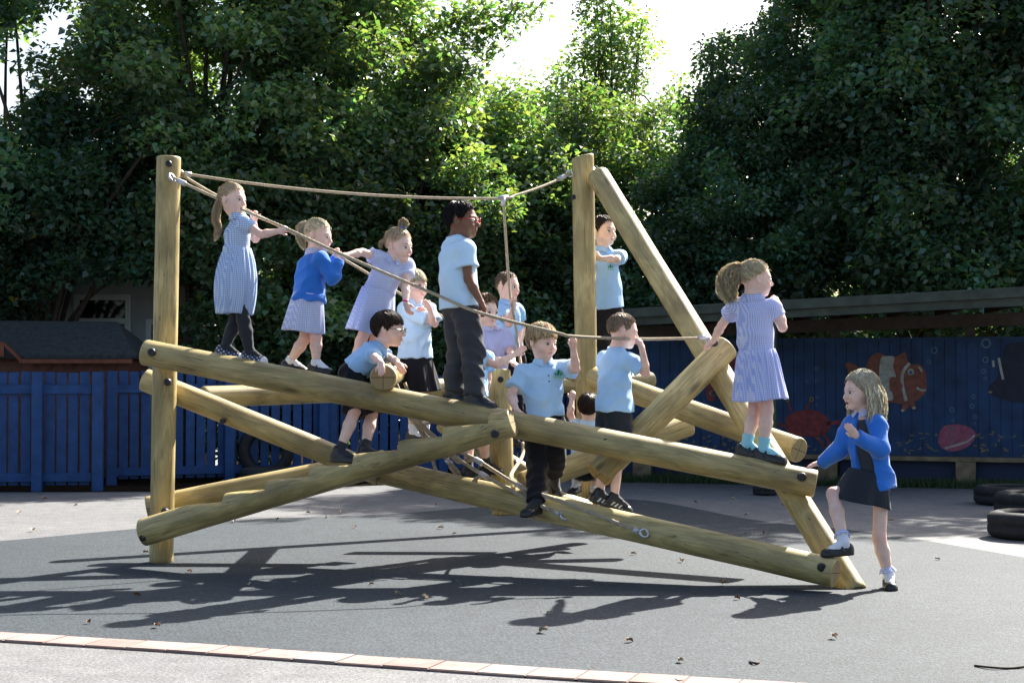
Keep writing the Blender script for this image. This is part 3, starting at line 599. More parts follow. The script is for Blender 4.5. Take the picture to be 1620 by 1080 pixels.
tree((X(960, 24), 24, 0), [LP(965, 190, 24, 1.0, .7, .8), LP(925, 120, 24, .45, .5, .5), LP(985, 60, 24, .65, .5, .6), LP(960, -10, 24, .35, .4, .5), LP(1030, 150, 24, .6, .4, .5), LP(850, 150, 24, .5, .4, .35)],
     'slender pale green young tree standing alone against the white sky', 140, 75, .08, (.30, .30, .24), G3, 51, shell=.25, trunk=.07)
tree((X(1180, 21), 21, 0), [LP(1225, 185, 21, 1.15, 1.4, 1.1), LP(1140, 300, 20.8, .85, 1.0, .95), LP(1310, 40, 21.4, 1.1, 1.3, 1.0), LP(1180, 380, 20.4, 1.4, 1.2, 1.1), LP(1300, 260, 20.6, 1.4, 1.2, 1.3), LP(1080, 440, 20.5, 1.1, .9, .8), LP(1320, -90, 21.5, 1.3, 1.3, 1.0)],
     'big dark dense tree right of the sky gap, behind the ponytailed girl', 860, 155, .074, (.3, .3, .22), G2, 61)
tree((X(1450, 20), 20, 0), [LP(1430, 180, 19.8, 1.3, 1.2, 1.2), LP(1540, 60, 19.6, 1.5, 1.3, 1.2), LP(1480, 350, 19.4, 1.5, 1.1, 1.0), LP(1620, 250, 19.4, 1.2, 1.2, 1.6), LP(1350, 430, 19.6, 1.1, .8, .7), LP(1580, 430, 19.2, 1.3, .9, .7), LP(1480, -60, 20, 1.6, 1.4, .9)],
     'broad leaved dark tree at the far right, sunlit along its upper edge', 800, 140, .10, sp, (.085, .165, .12), 71)
tree((X(1850, 20), 20, 0), [LP(1800, 100, 20, 1.8, 1.5, 1.8), LP(1780, 400, 19.6, 1.4, 1.2, 1.2), LP(1850, -150, 20.5, 1.8, 1.6, 1.6), LP(2100, 0, 20.5, 2.0, 1.6, 2.4), LP(1650, -190, 20.5, 1.6, 1.4, 1.3)],
     'tree mostly outside the right edge of the photo, beyond the shelter', 420, 90, .12, sp, G2, 81)
tree((X(-330, 20), 20, 0), [LP(-280, 150, 20, 1.6, 1.5, 1.8), LP(-300, 430, 19.6, 1.4, 1.2, 1.2)],
     'tree mostly outside the left edge of the photo, beyond the fence', 200, 90, .12, sp, G2, 82)
hl = [((x, 27.5+.4*math.sin(x), 1.6+.3*math.sin(x*2.1)), (1.1, .9, 2.1)) for x in np.arange(-11, 12.5, 1.15)]
tree((0, 27.5, 0), hl, 'dark continuous hedge closing the gaps behind the trees', 1500, 60, .15, (.4, .4, .35), G2, 91, cat='hedge', group=None, name='hedge', trunk=0, shell=.3)
bl = [LP(x, y, Y, .8, .6, .6) for x, y, Y in [(350, 640, 19.9), (410, 650, 19.6), (500, 600, 19.6), (590, 610, 19.8), (690, 600, 20), (790, 600, 20.2), (900, 590, 20.3), (1000, 560, 20.2), (430, 590, 19.3), (1100, 520, 20.3), (1200, 510, 20)]]
tree((X(700, 20), 20, 0), bl, 'low dark shrubs filling the space above the blue fence in the middle', 420, 80, .085, (.26, .26, .2), (.05, .10, .07), 95, cat='shrubs', group=None, name='shrub', trunk=0, shell=.4)
# grass strip under the shelter wall
g = np.random.default_rng(5); n = 9000; x = g.uniform(1.0, 6.2, n); tt_ = (x-wl[0])/(wr[0]-wl[0]); y = wl[1]+(wr[1]-wl[1])*tt_-.12+g.uniform(-.22, .35, n)
hh = g.uniform(.04, .13, n); a = g.uniform(0, 6.28, n); p = np.stack([x, y, 0*x], 1); q = np.stack([np.cos(a), np.sin(a), 0*a], 1)*.006
tip = p+np.stack([g.normal(0, .03, n), g.normal(0, .03, n), hh], 1); V = np.stack([p-q, p+q, tip], 1).reshape(-1, 3)
tag(mk('grass', V, np.arange(n*3).reshape(n, 3), mat('grass_blades', (.03, .06, .018), .7), None, False), 'dark grass growing under the painted wall', 'grass', kind='stuff')
# ---------------------------------------------------------------- fallen leaves and twigs
m_lf = [mat('dry_leaf_tan', (.36, .22, .12), .7, noise=(80, .3)), mat('dry_leaf_brown', (.20, .09, .04), .7, noise=(80, .3)), mat('dry_leaf_pale', (.5, .40, .28), .7, noise=(80, .3))]
def leafmesh(k):
    r_ = random.Random(k); m = MB(); n = 5; V = []; ln = r_.uniform(.03, .045)
    for i in range(n+1):
        t = i/n; wv_ = math.sin(math.pi*min(1, t*.9+.08))*ln*.36; z = .003+.012*math.sin(t*3+r_.random())+.002
        V += [(-ln/2+t*ln, -wv_, abs(z)+.006), (-ln/2+t*ln, 0, abs(z)*.5+.001), (-ln/2+t*ln, wv_, abs(z)+.008*r_.random())]
    Fc = []
    for i in range(n):
        for j in range(2): Fc.append((i*3+j, i*3+j+3, i*3+j+4, i*3+j+1))
    me = bpy.data.meshes.new('fallen_leaf'); me.from_pydata(V, [], Fc); me.materials.append(m_lf[k % 3]); return me
lm = [leafmesh(k) for k in range(6)]
spots = [(52, 840), (231, 875), (370, 826), (393, 812), (438, 823), (540, 812), (515, 820), (488, 812), (697, 836), (718, 845), (588, 925), (672, 948), (438, 898), (217, 943), (392, 926), (250, 992), (140, 986), (869, 971), (1003, 877), (1166, 948), (1483, 885), (1210, 845), (1078, 889), (947, 820), (1020, 800), (1100, 795), (1160, 790), (1240, 800), (1080, 865), (1077, 1047), (996, 1015), (1290, 830), (1410, 825), (1180, 815), (120, 800), (30, 812), (70, 790), (330, 800), (620, 790), (690, 800), (560, 835), (630, 941), (300, 905), (1145, 925), (860, 1000), (1320, 1010)]
for i, (px, py) in enumerate(spots):
    o = bpy.data.objects.new('fallen_leaf', lm[i % 6]); C.objects.link(o); p = gnd(px, py, .005); o.location = p.tolist(); o.rotation_euler = (random.uniform(-.2, .2), random.uniform(-.2, .2), random.uniform(0, 6.3)); k = random.uniform(.8, 1.35); o.scale = (k, k, k)
    tag(o, 'small dry curled leaf fallen on the ground', 'leaf', 'fallen leaves scattered on the ground')
m_tw = mat('twig_bark', (.05, .03, .02), .8)
for pts, lb in (([(1542, 1052), (1570, 1055), (1600, 1056), (1625, 1053)], 'thin dark twig lying near the bottom right corner'), ([(1186, 1046), (1194, 1048), (1201, 1047)], 'short red-brown twig on the black surface in the right foreground'), ([(1066, 1073), (1075, 1077), (1084, 1074)], 'tiny bent twig lying on the paving blocks at the bottom')):
    P = [gnd(x, y, .008+.004*(i % 2)) for i, (x, y) in enumerate(pts)]; V, Fc = tube(spline(P, 4), .005, 6); tag(mk('twig', V, Fc, m_tw, None, True), lb, 'twig')
def lh(t_, n): return sum(ord(c)*(i+1) for i, c in enumerate(t_)) % n
# ---------------------------------------------------------------- people: smooth-union distance fields meshed with surface nets
def smin(a, b, k):
    h_ = np.clip(.5+.5*(b-a)/k, 0, 1); return b+(a-b)*h_-k*h_*(1-h_)
class Field:
    def __init__(s, vox=.005): s.P = []; s.vox = vox; s.cuts = []; s.noise = None
    def cone(s, a, b, ra, rb, k=.012, cut=None, sub=False):
        a = np.array(a, float); b = np.array(b, float); R_ = max(ra, rb)
        lo = np.minimum(a, b)-R_; hi = np.maximum(a, b)+R_
        ab = b-a; L2 = ab@ab+1e-12; u = ab/math.sqrt(L2)
        def f(p):
            q = p-a; t = np.clip((q@ab)/L2, 0, 1); dd = np.linalg.norm(q-t[..., None]*ab, axis=-1)-(ra+(rb-ra)*t)
            if cut == 'b' or cut == 'ab': dd = np.maximum(dd, (p-b)@u)
            if cut == 'a' or cut == 'ab': dd = np.maximum(dd, -((p-a)@u))
            return dd
        s.P.append((f, lo, hi, k, sub)); return s
    def chain(s, pts, rs, k=.012):
        for i in range(len(pts)-1): s.cone(pts[i], pts[i+1], rs[i], rs[i+1], k)
        return s
    def ell(s, c, R_, r, k=.012, sub=False):
        """R_ columns are the axes, r the half sizes"""
        c = np.array(c, float); r = np.array(r, float); R_ = np.array(R_, float); e = np.abs(R_)@r
        def f(p):
            q = (p-c)@R_; k0 = np.linalg.norm(q/r, axis=-1); k1 = np.linalg.norm(q/(r*r), axis=-1)+1e-9; return k0*(k0-1)/k1
        s.P.append((f, c-e, c+e, k, sub)); return s
    def slab(s, a, b, lat, la, lb, da, db, k=.03, cut=None):
        """cone of elliptical section: half width l along lat, half depth d"""
        a = np.array(a, float); b = np.array(b, float); ab = b-a; L2 = ab@ab; u = ab/math.sqrt(L2); m_ = max(la, lb, da, db)
        lat = nrm(lat-u*np.dot(lat, u))
        def f(p):
            q = p-a; t = np.clip((q@ab)/L2, 0, 1); q = q-t[..., None]*ab; ql = q@lat; qr = np.sqrt(np.maximum((q*q).sum(-1)-ql*ql, 0))
            l_ = la+(lb-la)*t; d_ = da+(db-da)*t; dd = (np.sqrt((ql/l_)**2+(qr/d_)**2)-1)*np.minimum(l_, d_)
            if cut and 'a' in cut: dd = np.maximum(dd, -((p-a)@u))
            if cut and 'b' in cut: dd = np.maximum(dd, (p-b)@u)
            return dd
        s.P.append((f, np.minimum(a, b)-m_, np.maximum(a, b)+m_, k, False)); return s
    def plane(s, o, n_): s.cuts.append((np.array(o, float), nrm(n_))); return s
    def mesh(s):
        v = s.vox; add = [p for p in s.P if not p[4]]
        lo = np.min([p[1] for p in add], 0)-v*4; hi = np.max([p[2] for p in add], 0)+v*4
        N = np.ceil((hi-lo)/v).astype(int)+1; G = np.full(N, .06, np.float32)
        for f, a, b, k, sub in s.P:
            i0 = np.maximum(((a-k-.025-lo)/v).astype(int), 0); i1 = np.minimum(((b+k+.025-lo)/v).astype(int)+2, N)
            if (i1 <= i0).any(): continue
            xs = [lo[j]+v*np.arange(i0[j], i1[j]) for j in range(3)]
            p = np.stack(np.meshgrid(*xs, indexing='ij'), -1); d_ = f(p)
            sl_ = tuple(slice(i0[j], i1[j]) for j in range(3)); g_ = G[sl_]
            G[sl_] = -smin(-g_, d_, k) if sub else smin(g_, np.minimum(d_, .06), k)
        if s.noise or s.cuts:
            near = np.abs(G) < .03 if s.noise else None
            if s.noise:
                amp, fr, seed = s.noise; g_ = np.random.default_rng(seed); idx = np.argwhere(near); p = lo+idx*v
                wv_ = np.zeros(len(p)); wp_ = p+.02*np.sin(p[:, [1, 2, 0]]*fr*.6+seed)
                for i in range(6):
                    dr = nrm(g_.normal(0, 1, 3)); wv_ += 1.6*(1-np.abs(np.sin(wp_@dr*fr*g_.uniform(.4, 1.3)+g_.uniform(0, 6))))*.33-.12
                G[near] -= (amp*wv_).astype(np.float32)
            for o_, n_ in s.cuts:
                xs = [lo[j]+v*np.arange(N[j])-o_[j] for j in range(3)]
                pl = xs[0][:, None, None]*n_[0]+xs[1][None, :, None]*n_[1]+xs[2][None, None, :]*n_[2]; G = np.maximum(G, pl.astype(np.float32))
        return nets(G, lo, v)
def nets(G, lo, v):
    I = G < 0; n = G.shape; acc = np.zeros((n[0]-1, n[1]-1, n[2]-1, 3), np.float32); cnt = np.zeros(acc.shape[:3], np.float32); crossings = []
    for ax in range(3):
        s0 = [slice(None)]*3; s1 = [slice(None)]*3; s0[ax] = slice(0, -1); s1[ax] = slice(1, None)
        A = G[tuple(s0)]; B = G[tuple(s1)]; ed = np.argwhere((A < 0) != (B < 0)); a = A[tuple(ed.T)]; b = B[tuple(ed.T)]; t = a/(a-b)
        p = ed.astype(np.float32); p[:, ax] += t; crossings.append((ax, ed, a < 0))
        o1, o2 = [j for j in range(3) if j != ax]
        for da in (0, 1):
            for db in (0, 1):
                c = ed.copy(); c[:, o1] -= da; c[:, o2] -= db
                ok = (c >= 0).all(1) & (c < np.array(acc.shape[:3])).all(1); np.add.at(acc, tuple(c[ok].T), p[ok]); np.add.at(cnt, tuple(c[ok].T), 1)
    act = cnt > 0; ids = np.full(cnt.shape, -1, np.int64); ids[act] = np.arange(act.sum()); V = acc[act]/cnt[act][:, None]*v+lo; Q = []
    for ax, ed, pos in crossings:
        o1, o2 = (ax+1) % 3, (ax+2) % 3; q = []
        for da, db in ((0, 0), (1, 0), (1, 1), (0, 1)):
            c = ed.copy(); c[:, o1] -= da; c[:, o2] -= db; q.append(ids[tuple(np.clip(c, 0, np.array(cnt.shape)-1).T)])
        q = np.stack(q, 1); q[~pos] = q[~pos][:, ::-1]; Q.append(q)
    Q = np.concatenate(Q); return V, Q[(Q >= 0).all(1)]

def cloth(name, col, rough=.8, scale=500, sheen=.15, amt=.06, weave=.25):
    m = mat(name, col, rough, .2, noise=(6, amt), bump=(scale, weave, .0015), sheen=sheen); return m
def gingham(name, c_dark, c_light, per=.0125, yaw=0.0):
    m = bpy.data.materials.new(name); m.use_nodes = True; n = m.node_tree.nodes; l = m.node_tree.links; b = n['Principled BSDF']
    tc = n.new('ShaderNodeTexCoord'); mp = n.new('ShaderNodeMapping'); l.new(tc.outputs['Object'], mp.inputs[0]); mp.inputs['Rotation'].default_value = (0, 0, yaw)
    sp_ = n.new('ShaderNodeSeparateXYZ'); l.new(mp.outputs[0], sp_.inputs[0])
    xy = n.new('ShaderNodeMath'); xy.operation = 'MULTIPLY_ADD'; xy.inputs[1].default_value = .75; l.new(sp_.outputs[1], xy.inputs[0]); l.new(sp_.outputs[0], xy.inputs[2])
    def stripe(o):
        a = n.new('ShaderNodeMath'); a.operation = 'MULTIPLY'; a.inputs[1].default_value = 2*math.pi/per; l.new(o, a.inputs[0])
        s_ = n.new('ShaderNodeMath'); s_.operation = 'SINE'; l.new(a.outputs[0], s_.inputs[0])
        g_ = n.new('ShaderNodeMath'); g_.operation = 'GREATER_THAN'; g_.inputs[1].default_value = 0; l.new(s_.outputs[0], g_.inputs[0]); return g_.outputs[0]
    ad = n.new('ShaderNodeMath'); ad.operation = 'ADD'; l.new(stripe(xy.outputs[0]), ad.inputs[0]); l.new(stripe(sp_.outputs[2]), ad.inputs[1])
    hf = n.new('ShaderNodeMath'); hf.operation = 'MULTIPLY'; hf.inputs[1].default_value = .5; l.new(ad.outputs[0], hf.inputs[0])
    mx = n.new('ShaderNodeMix'); mx.data_type = 'RGBA'; l.new(hf.outputs[0], mx.inputs[0]); mx.inputs[6].default_value = (*c_light, 1); mx.inputs[7].default_value = (*c_dark, 1)
    l.new(mx.outputs[2], b.inputs['Base Color']); b.inputs['Roughness'].default_value = .85; b.inputs['Specular IOR Level'].default_value = .2; b.inputs['Sheen Weight'].default_value = .1
    return m
def thin_cloth(m, amt=.25):
    """let some sunlight through thin cotton"""
    n = m.node_tree.nodes; l = m.node_tree.links; b = n['Principled BSDF']; out = n['Material Output']; tr = n.new('ShaderNodeBsdfTranslucent')
    if b.inputs['Base Color'].links: l.new(b.inputs['Base Color'].links[0].from_socket, tr.inputs[0])
    else: tr.inputs[0].default_value = b.inputs['Base Color'].default_value
    mx = n.new('ShaderNodeMixShader'); mx.inputs[0].default_value = amt; l.new(b.outputs[0], mx.inputs[1]); l.new(tr.outputs[0], mx.inputs[2]); l.new(mx.outputs[0], out.inputs[0]); return m
def skin_mat(name):
    m = mat(name, (1, 1, 1), .5, .35, attr=True, noise=(22, .10)); b = m.node_tree.nodes['Principled BSDF']
    b.inputs['Subsurface Weight'].default_value = .12; b.inputs['Subsurface Radius'].default_value = (1, .35, .2); b.inputs['Subsurface Scale'].default_value = .012; return m
M_skin = skin_mat('skin')
def hair_mat():
    m = mat('hair_strands', (1, 1, 1), .42, .5, attr=True); return thin_cloth(m, .6)
M_hair = hair_mat()
M_eye = [mat('eye_white', (.75, .73, .70), .25), mat('eye_iris', (.05, .045, .04), .2)]
M_polo = cloth('polo_cotton', (.44, .67, .92)); M_polo_w = cloth('pale_polo_cotton', (.60, .81, .99)); M_polo_deep = cloth('blue_polo_cotton', (.37, .62, .93)); M_polo_g = cloth('bright_polo_cotton', (.41, .65, .93))
M_sweat = cloth('royal_blue_knit', (.03, .17, .60), .9, 300, .3); M_grey = cloth('charcoal_cloth', (.045, .048, .056), .85, 400, .1); M_black = cloth('black_cloth', (.012, .012, .016), .85, 400, .1); M_navy = cloth('dark_grey_cloth', (.022, .028, .036), .85, 400, .1)
M_shoe = mat('black_leather', (.012, .012, .014), .35, .5, attr=True); M_sockd = cloth('dark_sock', (.035, .037, .045)); M_sockw = cloth('white_sock', (.75, .76, .80)); M_sockt = cloth('turquoise_sock', (.30, .62, .70)); M_tight = cloth('grey_leggings', (.028, .030, .038), .9)
M_lav = cloth('lavender_cotton', (.48, .48, .70)); M_strip = gingham('blue_striped_cotton', (.50, .58, .90), (.76, .81, .96), .010)
M_g1 = gingham('blue_gingham', (.27, .44, .78), (.80, .89, .99), .012); M_g2 = gingham('violet_blue_gingham', (.36, .45, .92), (.86, .89, .98), .0115); M_g3 = gingham('pale_gingham', (.46, .52, .84), (.86, .88, .96), .011)
for m_ in (M_polo, M_polo_w, M_polo_deep, M_polo_g, M_lav): thin_cloth(m_, .03)
for m_ in (M_strip, M_g1, M_g2, M_g3): thin_cloth(m_, .28)
M_band = mat('hair_band', (.05, .12, .45), .5); M_gl = mat('spectacle_metal', (.12, .12, .14), .3, metal=.6); M_glr = mat('red_spectacle_frame', (.50, .03, .03), .35)
def skincol(kind): return {'fair': (.80, .55, .45), 'light': (.78, .56, .45), 'brown': (.20, .095, .055), 'tan': (.55, .32, .22)}[kind]

def frame_of(yaw, pitch=0, roll=0):
    """yaw 0 faces the camera, 90 faces image right, -90 left; pitch + looks down; roll + leans the crown to the person's left"""
    y = math.radians(yaw); f = np.array([math.sin(y), -math.cos(y), 0]); u = np.array([0, 0, 1.]); l_ = np.cross(u, f)
    a = math.radians(pitch); f, u = f*math.cos(a)-u*math.sin(a), u*math.cos(a)+f*math.sin(a)
    a = math.radians(roll); u, l_ = u*math.cos(a)+l_*math.sin(a), l_*math.cos(a)-u*math.sin(a)
    return np.stack([f, l_, u], 1)               # columns: forward, left, up
def hand(F_, W, d_, n_, side, curl=.35, s=1.0, spread=1.0, k=.004):
    """palm and five fingers at wrist W pointing along d_, palm facing n_; side +1/-1 tells which way the thumb goes"""
    d_ = nrm(d_); n_ = nrm(n_-d_*np.dot(n_, d_)); t = np.cross(n_, d_)*side             # t: towards the thumb
    def rot(v, ang): return v*math.cos(ang)+n_*math.sin(ang)*1.0 if False else v
    W = np.array(W, float)
    for i, (o, L, r) in enumerate([(.017, .92, .0066), (.006, 1.0, .0069), (-.005, .95, .0066), (-.0155, .78, .0058)]):
        K = W+(d_*(.052-.003*abs(i-1))+t*o*spread)*s
        F_.cone(W+d_*.008*s+t*o*.45*s, K, .0125*s, .0098*s, .010)
        p = K; ang = curl*.5+.08*(i == 3); dirv = nrm(d_+t*(o*7*(spread-.3)))
        for j, sl_ in enumerate((.021, .015, .012)):
            a = ang; v_ = dirv*math.cos(a)+n_*math.sin(a); q = p+v_*sl_*L*s; F_.cone(p, q, (r-.0004*j)*s, (r-.0004*(j+1))*s, k); p = q; ang += curl*(1.25 if j == 0 else .9)
    p = W+(d_*.016+t*.016)*s; v_ = nrm(d_*.62+t*.72+n_*(.25+.3*curl)); q = p+v_*.026*s; F_.cone(p, q, .0105*s, .0082*s, .008)
    v_ = nrm(d_*.85+t*.25+n_*(.2+.7*curl)); F_.cone(q, q+v_*.022*s, .0078*s, .0064*s, .003)
def head_field(F_, o, R_, s, gender=0):
    def P(f, l_, u): return o+R_@np.array([f, l_, u])*s
    F_.ell(P(-.014, 0, .026), R_, np.array([.089, .071, .079])*s, .02)
    F_.ell(P(.022, 0, -.020), R_, np.array([.062, .059, .068])*s, .03)
    F_.ell(P(.030, 0, -.060), R_, np.array([.046, .040, .034])*s, .025)
    F_.ell(P(.060, 0, -.080), R_, np.array([.019, .022, .015])*s, .02)
    for q in (1, -1):
        F_.ell(P(.050, q*.033, -.036), R_, np.array([.030, .026, .026])*s, .018)
        F_.cone(P(.083, q*.030, -.002), P(.083, q*.030, -.001), .010*s, .010*s, .014, sub=True)
        F_.cone(P(.072, q*.014, .016), P(.060, q*.042, .015), .012*s, .010*s, .012)
        e = P(-.004, q*.072, -.006); Re = R_@np.array([[1, .0, -.15], [0, 1, 0], [.15, 0, 1]]); F_.ell(e+R_@np.array([-.004, q*.004, 0])*s, Re, np.array([.016, .0075, .027])*s, .004)
        F_.ell(e+R_@np.array([.002, q*.010, .002])*s, Re, np.array([.008, .005, .015])*s, .003, sub=True)
    F_.cone(P(.080, 0, .004), P(.098, 0, -.026), .0075*s, .0098*s, .009); F_.cone(P(.090, .009, -.030), P(.090, -.009, -.030), .0065*s, .0065*s, .006)
    F_.ell(P(.082, 0, -.0495), R_, np.array([.009, .019, .0052])*s, .004); F_.ell(P(.080, 0, -.0590), R_, np.array([.009, .016, .0058])*s, .004)
    F_.cone(P(.096, .014, -.0545), P(.096, -.014, -.0545), .0035*s, .0035*s, .003, sub=True)

def hairline(az, style):
    """elevation (radians) of the hair edge for azimuth az (0 front, pi back)"""
    a = abs((az+math.pi) % (2*math.pi)-math.pi)
    ys = {'short': [38, 33, 14, -14, 8, -28, -44, -50], 'fringe': [12, 12, 6, -16, 0, -30, -46, -50], 'shaved': [42, 36, 16, -16, 12, -26, -36, -40], 'pulled': [34, 30, 14, -4, -10, -28, -40, -42], 'long': [34, 30, 6, -20, -40, -55, -58, -58]}[style]
    return math.radians(np.interp(math.degrees(a), [0, 30, 55, 75, 92, 112, 140, 180], ys))
EC = np.array([-.014, 0, .026]); ER = np.array([.095, .0765, .086])
def hair_make(o, R_, s, style, col, parent, seed, crown=(-.35, .1, .93), gather=None, tails=(), thick=1.0, length=.5, n=900, messy=.02, drop=None, wave=0.0, label=None, lift0=.02):
    g = np.random.default_rng(seed); col = np.array(col)
    def S(dirs, lift): return o+((EC+ER*dirs*(1+lift)[:, None])*s)@R_.T
    def sph(az, el): return np.stack([np.cos(el)*np.cos(az), np.cos(el)*np.sin(az), np.sin(el)], -1)
    def slerp(a, b, t): om = np.arccos(np.clip((a*b).sum(-1, keepdims=True), -1, 1))+1e-6; return (np.sin((1-t)*om)*a+np.sin(t*om)*b)/np.sin(om)
    c0 = nrm(crown); V = []; Fc = []; Q = []; nv = 0
    # scalp layer
    A = 72; Bn = 20; az = np.linspace(-math.pi, math.pi, A, endpoint=False)
    el = np.array([hairline(a, 'pulled' if style in ('pony', 'bun') else ('long' if style == 'long' else style)) for a in az]); end = sph(az, el)
    tt_ = np.linspace(0, 1, Bn); rows = []
    for t in tt_:
        dd = slerp(np.repeat(c0[None], A, 0), end, np.full((A, 1), t)); lf = lift0*thick*(1-.6*t**6)+.012*thick*np.sin(az*9+seed)*np.sin(t*7)*(1-t) ; rows.append(S(dd, np.broadcast_to(lf, (A,))))
    V.append(np.concatenate(rows)); Fc += [(i*A+j, i*A+(j+1) % A, (i+1)*A+(j+1) % A, (i+1)*A+j) for i in range(Bn-1) for j in range(A)]; Q.append(np.repeat((col*.95)[None], A*Bn, 0)); nv = A*Bn
    # strands hugging the scalp
    strands = []; rad = []
    az = g.uniform(-math.pi, math.pi, n); hs_ = np.array([hairline(a, 'pulled' if style in ('pony', 'bun') else ('long' if style == 'long' else style)) for a in az]); e_ = sph(az, hs_+g.normal(0, .03, n)); K = 7
    tt_ = np.linspace(0, 1, K)
    if gather is None:
        start = g.random(n)**.8*.85; ln = length*g.uniform(.6, 1.2, n); jit = g.normal(0, .04, (n, 3))
        for k in range(K):
            t = np.clip(start+ln*tt_[k], 0, 1.03); dd = slerp(np.repeat(c0[None], n, 0), e_, t[:, None])+jit*tt_[k]; dd /= np.linalg.norm(dd, axis=1)[:, None]
            lf = (lift0+.008)*thick+messy*tt_[k]*(.4+g.random(n)*.8)*(.5+.5*(start < .6)); strands.append(S(dd, lf))
    else:
        gd = nrm(gather); e2 = slerp(np.repeat(c0[None], n, 0), e_, g.uniform(.35, 1, n)[:, None])
        for k in range(K):
            dd = slerp(e2, np.repeat(gd[None], n, 0)+g.normal(0, .05, (n, 3)), np.full((n, 1), tt_[k]*.97)); dd /= np.linalg.norm(dd, axis=1)[:, None]
            strands.append(S(dd, np.full(n, (lift0+.006)*thick)+messy*.5*np.sin(tt_[k]*3.1)*g.random(n)))
    strands = [np.stack(strands, 1)]; rad = [np.full(n, .0022)]
    if drop is not None:                        # long hair falling from the sides and back
        m_ = int(n*.9); dl, spread_, azr = drop; az = g.uniform(azr[0], azr[1], m_)*np.where(g.random(m_) < .5, 1, -1); st = nrm((.25, 0, .97)); st = np.repeat(st[None], m_, 0)+g.normal(0, .06, (m_, 3))*[3, .4, .2]; st /= np.linalg.norm(st, axis=1)[:, None]
        ed = sph(az, np.radians(g.uniform(-22, 2, m_))); pts = []
        for k in range(5): dd = slerp(st, ed, np.full((m_, 1), k/4)); pts.append(S(dd, np.full(m_, (lift0+.03)*thick)+.05*g.random(m_)*k/4))
        L_ = dl*g.uniform(.55, 1.1, m_); out = pts[-1]-o; out[:, 2] *= .1; out /= np.linalg.norm(out, axis=1)[:, None]; ph = g.uniform(0, 6.3, m_)
        for k in range(1, 7):
            t = k/6; q = pts[4].copy(); q[:, 2] -= L_*t; q += out*(spread_*math.sin(t*2.2)*g.uniform(.3, 1.1, m_))[:, None]; q[:, 0] += wave*np.sin(t*9+ph); q[:, 1] += wave*np.cos(t*8+ph); pts.append(q)
        strands.append(np.stack(pts, 1)); rad.append(np.full(m_, .0024))
    m_ = 60; az = g.uniform(-math.pi, math.pi, m_); s0 = slerp(np.repeat(c0[None], m_, 0), sph(az, np.full(m_, .25)), g.uniform(.1, 1, m_)[:, None]); tgt = s0+g.normal(0, .22, (m_, 3)); pts = []
    for k in range(6):                          # flyaway hairs
        dd = s0*(1-k/5)+tgt*(k/5); dd /= np.linalg.norm(dd, axis=1)[:, None]; pts.append(S(dd, (lift0+.01)*thick+(.05+.5*messy)*g.uniform(.2, 1, m_)*math.sin(k/5*2.2)))
    strands.append(np.stack(pts, 1)); rad.append(np.full(m_, .0009))
    for (cp, sp0, sp1, m_, wv_) in tails:        # ponytails and buns: bundle of strands along world points
        P = spline(np.array(cp), 5); K2 = len(P); t = np.linspace(0, 1, K2); off = g.normal(0, 1, (m_, 3)); off /= np.linalg.norm(off, axis=1)[:, None]; off *= (g.random(m_)**.5)[:, None]
        rr = np.interp(t, [0, .12, .5, .85, 1], [sp0*.4, sp0, sp1, sp1*.8, sp1*.45]); ph = g.uniform(0, 6.3, (m_, 1, 1)); L_ = g.uniform(.72, 1.08, m_)
        pts = np.zeros((m_, K2, 3)); tl = np.clip(t[None]*L_[:, None], 0, 1)
        for j in range(3): pts[:, :, j] = np.interp(tl.ravel(), t, P[:, j]).reshape(m_, K2)
        pts += off[:, None]*rr[None, :, None]; tw = t[None, :, None]*np.array([17., 13, 15])+ph*np.array([1, 1.3, .7]); pts += wv_*np.sin(tw)*t[None, :, None]; strands.append(pts); rad.append(np.full(m_, .0024))
    for st, r in zip(strands, rad):
        m_, K_, _ = st.shape; T = np.gradient(st, axis=1); T /= np.linalg.norm(T, axis=2, keepdims=True)+1e-9; ref = st-o; a = np.cross(T, ref); a /= np.linalg.norm(a, axis=2, keepdims=True)+1e-9; b = np.cross(T, a)
        tp = np.interp(np.linspace(0, 1, K_), [0, .2, .8, 1], [.6, 1, .85, .15])[None, :, None]*r[:, None, None]*s*1.1
        ring_ = np.stack([st+a*tp*1.3, st+b*tp*.7, st-a*tp*1.3], 2); V.append(ring_.reshape(-1, 3))
        i, j, k = np.meshgrid(np.arange(m_), np.arange(K_-1), np.arange(3), indexing='ij'); b0 = nv+(i*K_+j)*3; f_ = np.stack([b0+k, b0+(k+1) % 3, b0+3+(k+1) % 3, b0+3+k], -1).reshape(-1, 4)
        Fc += f_.tolist(); tone = g.uniform(.6, 1.35, (m_, 1, 1))*col[None, None]*(1+g.normal(0, .05, (m_, 1, 3))); Q.append(np.broadcast_to(tone, (m_, K_*3, 3)).reshape(-1, 3)); nv += m_*K_*3
    o_ = mk('hair', np.concatenate(V), np.array(Fc), M_hair, parent, True, np.clip(np.concatenate(Q), 0.002, .97)); return o_

